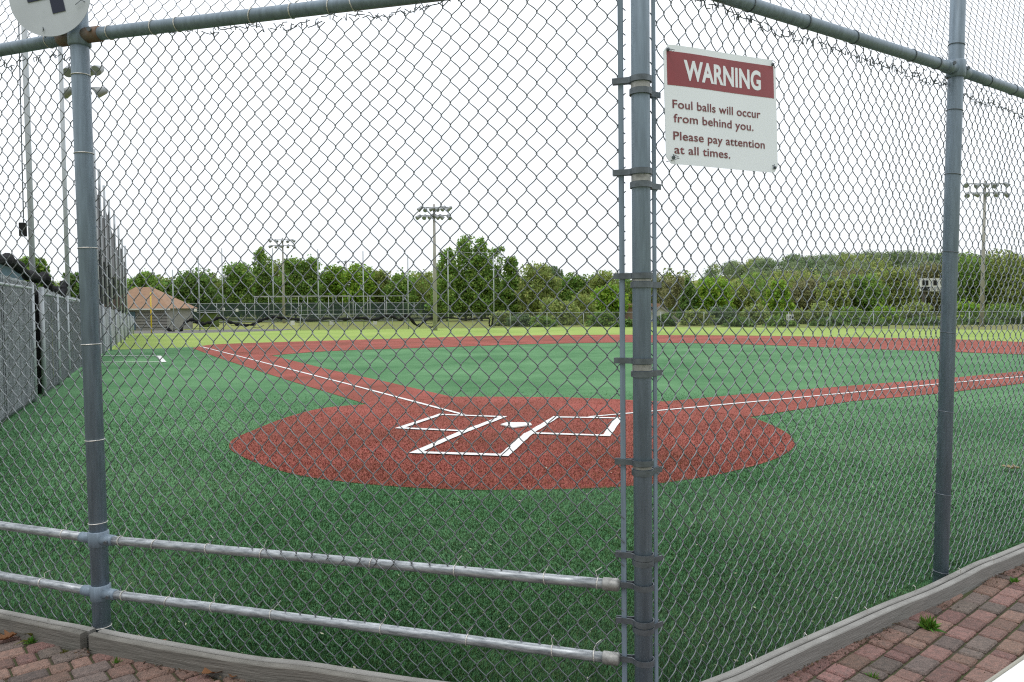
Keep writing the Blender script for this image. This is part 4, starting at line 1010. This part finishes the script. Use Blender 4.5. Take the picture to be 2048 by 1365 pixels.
def house():
    Y = 84; root = empty('house', (PT(1300, 640, Y)[0], Y, -.04), 'tan house with a pale gabled roof mostly hidden by the middle fence post', 'house')
    xl = PT(1238, 615, Y)[0]; xa = PT(1322, 613, Y); xr = PT(1368, 648, Y)
    rel(MB().box(((xl+xa[0])/2, Y+4, 1.0), (xa[0]-xl, 7, 2.1)).build('wall', M['tan'], root), root)
    g = MB().ext([(xa[0]-2.6, Y+.3, .0), (xr[0]-.4, Y+.3, .0), (xr[0]-.4, Y+.3, .1), (xa[0], Y+.3, xa[2]-.12), (xa[0]-2.6, Y+.3, .1)], (0, 6, 0)); rel(g.build('gable_wall', M['trimw'], root), root)
    mb_ = MB(); mb_.ext([(xa[0]-.1, Y, xa[2]-.05), (xa[0], Y, xa[2]+.09), (xr[0], Y, xr[2]+.05), (xr[0]-.1, Y, xr[2]-.1)], (0, 7, 0)); mb_.ext([(xa[0]+.1, Y, xa[2]-.05), (xa[0], Y, xa[2]+.1), (xa[0]-3.0, Y, .2), (xa[0]-2.9, Y, .05)], (0, 7, 0))
    rel(mb_.build('roof', M['roofg'], root), root)
    rel(MB().box(((xl+xa[0])/2-.2, Y+4, PT(1250, 613, Y)[2]), (xa[0]-xl+.4, 7.6, .15)).build('eave', M['shingle'], root), root)
house()

# ------------------------------------------------------------------ trees
def leaf_quads(cent, size, rg, up=0.3):
    n = len(cent); a = rg.normal(size=(n, 3)); a[:, 2] *= 1; a /= np.linalg.norm(a, axis=1)[:, None]; b_ = rg.normal(size=(n, 3)); b_ -= a*(a*b_).sum(1)[:, None]; b_ /= np.linalg.norm(b_, axis=1)[:, None]
    s_ = (size*rg.uniform(.55, 1.35, n))[:, None]; u, v = a*s_, b_*s_*rg.uniform(.45, .8, n)[:, None]
    V = np.stack([cent-u, cent+v, cent+u, cent-v], 1).reshape(-1, 3); return V, np.arange(4*n).reshape(-1, 4)
def crown_points(kind, H, W, n, rg):
    """leaf centres for a crown of total tree height H and width W"""
    blobs = []
    if kind == 'round':
        for k in range(60):
            t = rg.uniform(.22, .93); rr = W/2*math.sqrt(max(.05, 1-((t-.55)/.47)**2)); a = rg.uniform(0, 6.28); q = rr*math.sqrt(rg.random())*.8; blobs.append((q*math.cos(a), q*math.sin(a), t*H, W*rg.uniform(.10, .19)))
    elif kind == 'tall':
        for k in range(64):
            t = rg.uniform(.12, .97); rr = W/2*(1.05-.75*t**1.6); a = rg.uniform(0, 6.28); q = rr*math.sqrt(rg.random())*.85; blobs.append((q*math.cos(a), q*math.sin(a), t*H, W*rg.uniform(.09, .17)*(1.1-.5*t)))
    elif kind == 'sparse':
        for k in range(40):
            t = rg.uniform(.3, .98); rr = W/2*math.sqrt(max(.08, 1-((t-.65)/.45)**2)); a = rg.uniform(0, 6.28); q = rr*rg.uniform(.2, 1); blobs.append((q*math.cos(a), q*math.sin(a), t*H, W*rg.uniform(.06, .12)))
    elif kind == 'cone':
        for k in range(40):
            t = rg.uniform(.05, .97); rr = W/2*(1-t)**.8; a = rg.uniform(0, 6.28); q = rr*rg.uniform(.3, 1); blobs.append((q*math.cos(a), q*math.sin(a), t*H, W*(.05+.11*(1-t))))
    else:  # bush
        for k in range(40):
            t = rg.uniform(.08, .85); rr = W/2*math.sqrt(max(.05, 1-(t*.95)**2)); a = rg.uniform(0, 6.28); q = rr*math.sqrt(rg.random())*.9; blobs.append((q*math.cos(a), q*math.sin(a), t*H, min(W, H)*rg.uniform(.12, .22)))
    blobs = np.array(blobs)
    prof = {'round': lambda t: np.sqrt(np.clip(1-((t-.52)/.50)**2, .02, 1)), 'tall': lambda t: np.clip(1.02-.80*t**1.7, .05, 1)*np.clip(t*6, .3, 1), 'sparse': lambda t: np.sqrt(np.clip(1-((t-.62)/.42)**2, .02, 1)), 'cone': lambda t: np.clip(1-t, .02, 1)**.8, 'bush': lambda t: np.sqrt(np.clip(1-(t*.97)**2, .03, 1))}[kind]
    lo = {'round': .10, 'tall': .05, 'sparse': .25, 'cone': .02, 'bush': .0}[kind]
    nf_ = int(n*(.5 if kind != 'sparse' else .35)); t_ = rg.uniform(lo, 1.0, nf_*3); keep_ = rg.random(len(t_)) < prof(t_)**1.3; t_ = t_[keep_][:nf_]; m_ = len(t_)
    a_ = rg.uniform(0, 6.283, m_); ph_ = rg.uniform(0, 6.28, 6)
    lob = .80+.16*np.sin(3*a_+ph_[0]+5*t_)+.12*np.sin(5*a_+ph_[1]-9*t_)+.10*np.sin(11*t_+ph_[2]+2*a_)+.08*np.sin(9*a_+17*t_+ph_[3])
    top_ = .93+.05*np.sin(2*a_+ph_[4])+.04*np.sin(5*a_+ph_[5])
    rr_ = W/2*prof(t_)*lob*(.25+.75*rg.random(m_)**.4)
    PF = np.stack([rr_*np.cos(a_), rr_*np.sin(a_), t_*H*top_], 1)+rg.normal(0, W*.018, (m_, 3)); n = n-m_
    w = blobs[:, 3]**2; pick = rg.choice(len(blobs), n, p=w/w.sum()); d = rg.normal(size=(n, 3)); d /= np.linalg.norm(d, axis=1)[:, None]
    rad = blobs[pick, 3]*(rg.random(n)**.45)*1.12; P = blobs[pick, :3]+d*rad[:, None]*np.array([1, 1, .85])
    st = rg.random(n) < .06; P[st] += rg.normal(0, W*.035, (st.sum(), 3)); P = np.vstack([P, PF]); P[:, 2] = np.clip(P[:, 2], .02, None); return P, blobs
PROTO = {}
def proto(kind, H, W, n, ls, leaf, seed):
    rg = np.random.default_rng(seed); P, bl = crown_points(kind, H, W, n, rg); V, Fc = leaf_quads(P, np.full(n, ls), rg)
    cm = mesh_arrays('crown', V, [Fc]); cm.materials.append(LV[leaf])
    mb_ = MB(); tr_ = max(.06, H*.016)
    lean = rg.normal(0, .03, 2)
    top = np.array([lean[0]*H, lean[1]*H, H*.82]); mb_.tube([np.array([0, 0, -.15]), top*.3+np.array([rg.normal(0, .05), 0, 0]), top*.65, top], [tr_, tr_*.75, tr_*.45, tr_*.12], 7)
    for k in range(12 if kind != 'bush' else 6):
        b_ = bl[rg.integers(len(bl))]; t = rg.uniform(.15, .6); s0 = top*t; e = np.array(b_[:3]); mb_.tube([s0, (s0*.45+e*.55)+np.array([0, 0, -.04*H]), e], [tr_*.4, tr_*.22, tr_*.06], 5)
    if kind == 'sparse':
        for k in range(60):
            b_ = bl[rg.integers(len(bl))]; s0 = np.array(b_[:3]); e = s0+rg.normal(0, W*.12, 3)+np.array([0, 0, H*.05]); mb_.tube([s0, e], [tr_*.10, tr_*.04], 3)
    tm = bpy.data.meshes.new('trunk'); tm.from_pydata(np.vstack(mb_.v).tolist(), [], mb_.f); tm.update(); tm.materials.append(M['bark'])
    return cm, tm
def tree(px, ytop, Y, wpx, kind, leaf, label, name='tree', cat='tree', group=None, n=4200, seed=0, ls=.2, zb=-.05):
    top = PT(px, ytop, Y); H = top[2]-zb; W = wpx/F_PX*Y*(1.22 if cat == 'tree' else 1.1)
    cm, tm = proto(kind, H, W, n, ls, leaf, seed)
    root = empty(name, (top[0], Y, zb), label, cat, group); root.rotation_euler = (0, 0, seed*1.7)
    link('crown', cm, None, root); link('trunk' if cat == 'tree' else 'stem', tm, None, root)
    return root
T = [
 (70, 512, 52, 52, 'round', 'mid', 'green tree rising behind the rolled netting at the far left'),
 (152, 545, 60, 50, 'round', 'deep', 'dark tree just left of the left fence post'),
 (291, 544, 92, 62, 'round', 'mid', 'round tree directly behind the brown roofed hut'),
 (333, 562, 96, 44, 'round', 'deep', 'low dark tree right of the brown hut roof'),
 (385, 541, 95, 84, 'round', 'deep', 'wide dark green tree behind the screened fence'),
 (432, 550, 100, 56, 'sparse', 'olive', 'thin leafed tree between two dark green trees behind the screened fence'),
 (476, 527, 100, 62, 'round', 'mid', 'green tree left of the pointed tall tree'),
 (524, 495, 104, 62, 'tall', 'mid', 'tall pointed green tree left of the far floodlight pole'),
 (560, 520, 108, 58, 'round', 'olive', 'open airy tree around the far floodlight pole'),
 (588, 512, 102, 54, 'round', 'mid', 'slender loose tree just right of the far floodlight pole'),
 (624, 512, 102, 60, 'tall', 'mid', 'green tree with an uneven top behind the batting cages'),
 (668, 528, 104, 46, 'round', 'bright', 'rounded lighter tree left of the most distant light pole'),
 (716, 526, 103, 62, 'round', 'bright', 'rounded light green tree right of the most distant light pole'),
 (757, 540, 106, 54, 'round', 'olive', 'thin tree behind the right end of the batting cages'),
 (800, 548, 104, 60, 'round', 'mid', 'middle height tree right of the batting cages'),
 (846, 545, 106, 56, 'sparse', 'olive', 'pale loose tree just left of the concrete floodlight pole'),
 (893, 497, 96, 66, 'tall', 'mid', 'leafy tree close behind the concrete floodlight pole'),
 (930, 470, 98, 84, 'tall', 'mid', 'tallest dense green tree in the middle of the tree line'),
 (962, 474, 97, 58, 'tall', 'mid', 'tall tree standing at the right shoulder of the tallest tree'),
 (992, 494, 100, 44, 'sparse', 'mid', 'open topped tree right of the tallest tree'),
 (1024, 511, 98, 52, 'tall', 'mid', 'green tree with a tufted top left of the olive tree'),
 (1075, 529, 94, 76, 'round', 'pale', 'rounded olive pale tree left of the middle fence post'),
 (1108, 532, 102, 54, 'round', 'blue', 'bluish green tree behind the olive pale tree'),
 (1150, 552, 98, 74, 'round', 'mid', 'broad green tree second left of the middle fence post'),
 (1205, 548, 96, 74, 'round', 'olive', 'olive tree just left of the middle fence post'),
 (1218, 575, 84, 66, 'round', 'bright', 'bright green low tree touching the middle fence post'),
 (1322, 546, 110, 60, 'sparse', 'bud', 'twiggy budding tree just right of the middle fence post'),
 (1350, 552, 104, 50, 'sparse', 'bud', 'brown budding tree left of the dark cedar'),
 (1376, 556, 95, 46, 'cone', 'deep', 'dark conical cedar right of the pale house roof'),
 (1425, 556, 96, 72, 'round', 'bright', 'vivid green tree right of the dark cedar'),
 (1480, 566, 100, 66, 'round', 'olive', 'olive tree between two vivid green trees'),
 (1556, 565, 98, 60, 'tall', 'bright', 'vivid green tree above the small white sign'),
 (1615, 560, 104, 66, 'round', 'bud', 'brownish budding tree right of the small white sign'),
 (1672, 560, 98, 64, 'round', 'olive', 'olive green tree left of the scoreboard, second from it'),
 (1735, 552, 98, 70, 'round', 'mid', 'leafy green tree nearest the scoreboard on its left'),
 (1795, 540, 100, 72, 'round', 'olive', 'tall olive tree directly left of the scoreboard top'),
 (1860, 528, 102, 80, 'round', 'bud', 'tall brownish tree behind the scoreboard'),
 (1935, 505, 100, 90, 'round', 'mid', 'tall green tree between right fence post and concrete light pole'),
 (2005, 500, 98, 90, 'round', 'olive', 'tall olive tree right of the concrete light pole'),
 (2075, 505, 98, 90, 'round', 'mid', 'tall green tree cut by the right edge of the picture'),
]
for i, (px, yt, Y, w, kd, lf_, lab) in enumerate(T):
    tree(px, yt, Y, w, kd, lf_, lab, seed=100+i, n={'sparse': 3200, 'cone': 5200}.get(kd, 9000), ls=.17 if kd != 'sparse' else .14, group='trees beyond the outfield fence')
B_ = [
 (1003, 622, 70, 44, 'pale', 'pale green shrub by the hanging net loop'), (1040, 628, 68, 50, 'blue', 'bluish low shrub along the outfield fence'),
 (1085, 632, 67, 56, 'mid', 'low green shrub under the olive pale tree'), (1130, 598, 72, 64, 'pale', 'tall pale willowy shrub left of the middle fence post'),
 (1165, 585, 76, 60, 'olive', 'large olive shrub behind the willowy shrub'), (1100, 596, 80, 46, 'pale', 'upright pale shrub under the bluish tree'),
 (1205, 622, 67, 60, 'mid', 'green shrub at the foot of the bright low tree'), (1330, 628, 66, 40, 'deep', 'dark shrub in front of the pale house roof'),
 (1395, 618, 68, 60, 'pale', 'pale shrub right of the house roof'), (1445, 612, 70, 64, 'blue', 'bluish shrub under the vivid green tree'),
 (1510, 608, 70, 70, 'pale', 'broad pale shrub left of the small white sign'), (1600, 618, 72, 64, 'olive', 'olive shrub behind the small white sign'),
 (1643, 604, 70, 52, 'pale', 'yellowish shrub right of the small white sign'), (1700, 614, 68, 72, 'mid', 'green shrub left of the scoreboard posts'),
 (1770, 612, 68, 76, 'bright', 'bright green shrub beneath the scoreboard'), (1835, 604, 68, 66, 'pale', 'light green shrub at the scoreboard post'),
 (1935, 602, 68, 70, 'bright', 'bright shrub left of the concrete light pole'), (2010, 606, 68, 80, 'mid', 'green shrub right of the concrete light pole'), (2070, 610, 67, 70, 'deep', 'dark shrub at the right picture edge'),
 (1250, 640, 64, 46, 'deep', 'low dark shrub at the foot of the house wall'), (1560, 632, 64, 60, 'mid', 'low shrub just left of the small white sign at the fence'), (1480, 636, 64, 60, 'deep', 'low dark shrub along the fence left of the small sign'),
 (1655, 636, 64, 66, 'deep', 'low dark shrub along the fence right of the small sign'), (1740, 636, 64, 72, 'deep', 'low dark shrub along the fence below the scoreboard left side'), (1850, 636, 65, 90, 'deep', 'low dark shrub along the fence below the scoreboard'), (1960, 634, 66, 80, 'deep', 'low dark shrub at the foot of the concrete light pole'),
]
for i, (px, yt, Y, w, lf_, lab) in enumerate(B_):
    tree(px, yt, Y, w, 'bush', lf_, lab, name='shrub', cat='shrub', seed=300+i, n=3200, ls=.12, group='shrubs along the outfield fence')

# hill with woodland on it
def hillz(x, y):
    ridge = 16.6*1/(1+np.exp(-(x-69)/3.2))*(.93+.07*np.sin(x*.06)); up = 1/(1+np.exp(-(y-215)/22.0)); dn = 1/(1+np.exp((y-420)/30.0)); return ridge*up*dn-.06
def hill():
    xs = np.linspace(30, 420, 60); ys = np.linspace(125, 520, 46); X, Y_ = np.meshgrid(xs, ys); Z = hillz(X, Y_); V = np.stack([X, Y_, Z], -1).reshape(-1, 3); n = len(xs); F_ = []
    for j in range(len(ys)-1):
        for i in range(n-1): F_.append((j*n+i, j*n+i+1, (j+1)*n+i+1, (j+1)*n+i))
    o = MB().add(V, F_).build('hill', M['lawn'], None, True, fix=False); return tag(o, 'low wooded hill rising behind the right outfield', 'hill', kind='structure')
hill()
def woodland():
    rg = np.random.default_rng(77); groups = {}
    for k in range(430):
        y = rg.uniform(108, 285); x = rg.uniform(.19*y, .80*y)
        if x < .26*y and y > 165 and rg.random() < .6: continue
        if y < 130 and x < 45: continue
        H = rg.uniform(5.5, 9.0) if y > 135 else rg.uniform(5.5, 8); W = H*rg.uniform(.65, 1.0); z = float(hillz(x, y)); kd = rg.choice(['round', 'tall', 'round', 'sparse']); lf_ = rg.choice(['olive', 'bud', 'mid', 'olive', 'bud', 'pale', 'bright', 'blue'], p=[.22, .26, .16, .1, .1, .06, .06, .04])
        if y > 200: lf_ = rg.choice(['far', 'far', 'blue', 'pale'])  # distant crowns get their haze from the paler leaf colour
        if y > 190: kd = 'round'; H = rg.uniform(5.0, 6.4); W = H*rg.uniform(1.0, 1.4)
        n = 1150 if kd != 'sparse' else 700
        P, bl = crown_points(kd, H, W, n, rg); V, Fc = leaf_quads(P+np.array([x, y, z]), np.full(n, .25), rg); groups.setdefault(lf_, []).append(V)
    root = empty('hillside_woodland', (100, 200, 0), 'mixed spring woodland in green and budding brown covering the hill', 'woodland'); root['kind'] = 'stuff'
    for k, L in groups.items():
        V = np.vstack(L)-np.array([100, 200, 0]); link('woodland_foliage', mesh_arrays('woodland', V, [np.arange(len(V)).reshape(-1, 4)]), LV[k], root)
woodland()
# low back row of woodland behind the left trees
def backwood():
    rg = np.random.default_rng(78); groups = {}
    for k in range(150):
        y = rg.uniform(112, 140); x = rg.uniform(-.62*y, .20*y); H = rg.uniform(4.5, 7.5); W = H*rg.uniform(.8, 1.2); P, bl = crown_points('round', H, W, 800, rg); V, Fc = leaf_quads(P+np.array([x, y, 0]), np.full(800, .26), rg); groups.setdefault(rg.choice(['deep', 'mid', 'deep', 'olive']), []).append(V)
    root = empty('back_woodland', (-20, 125, 0), 'dark woodland mass behind the row of trees on the left', 'woodland'); root['kind'] = 'stuff'
    for k, L in groups.items():
        V = np.vstack(L)-np.array([-20, 125, 0]); link('woodland_foliage', mesh_arrays('woodland', V, [np.arange(len(V)).reshape(-1, 4)]), LV[k], root)
backwood()
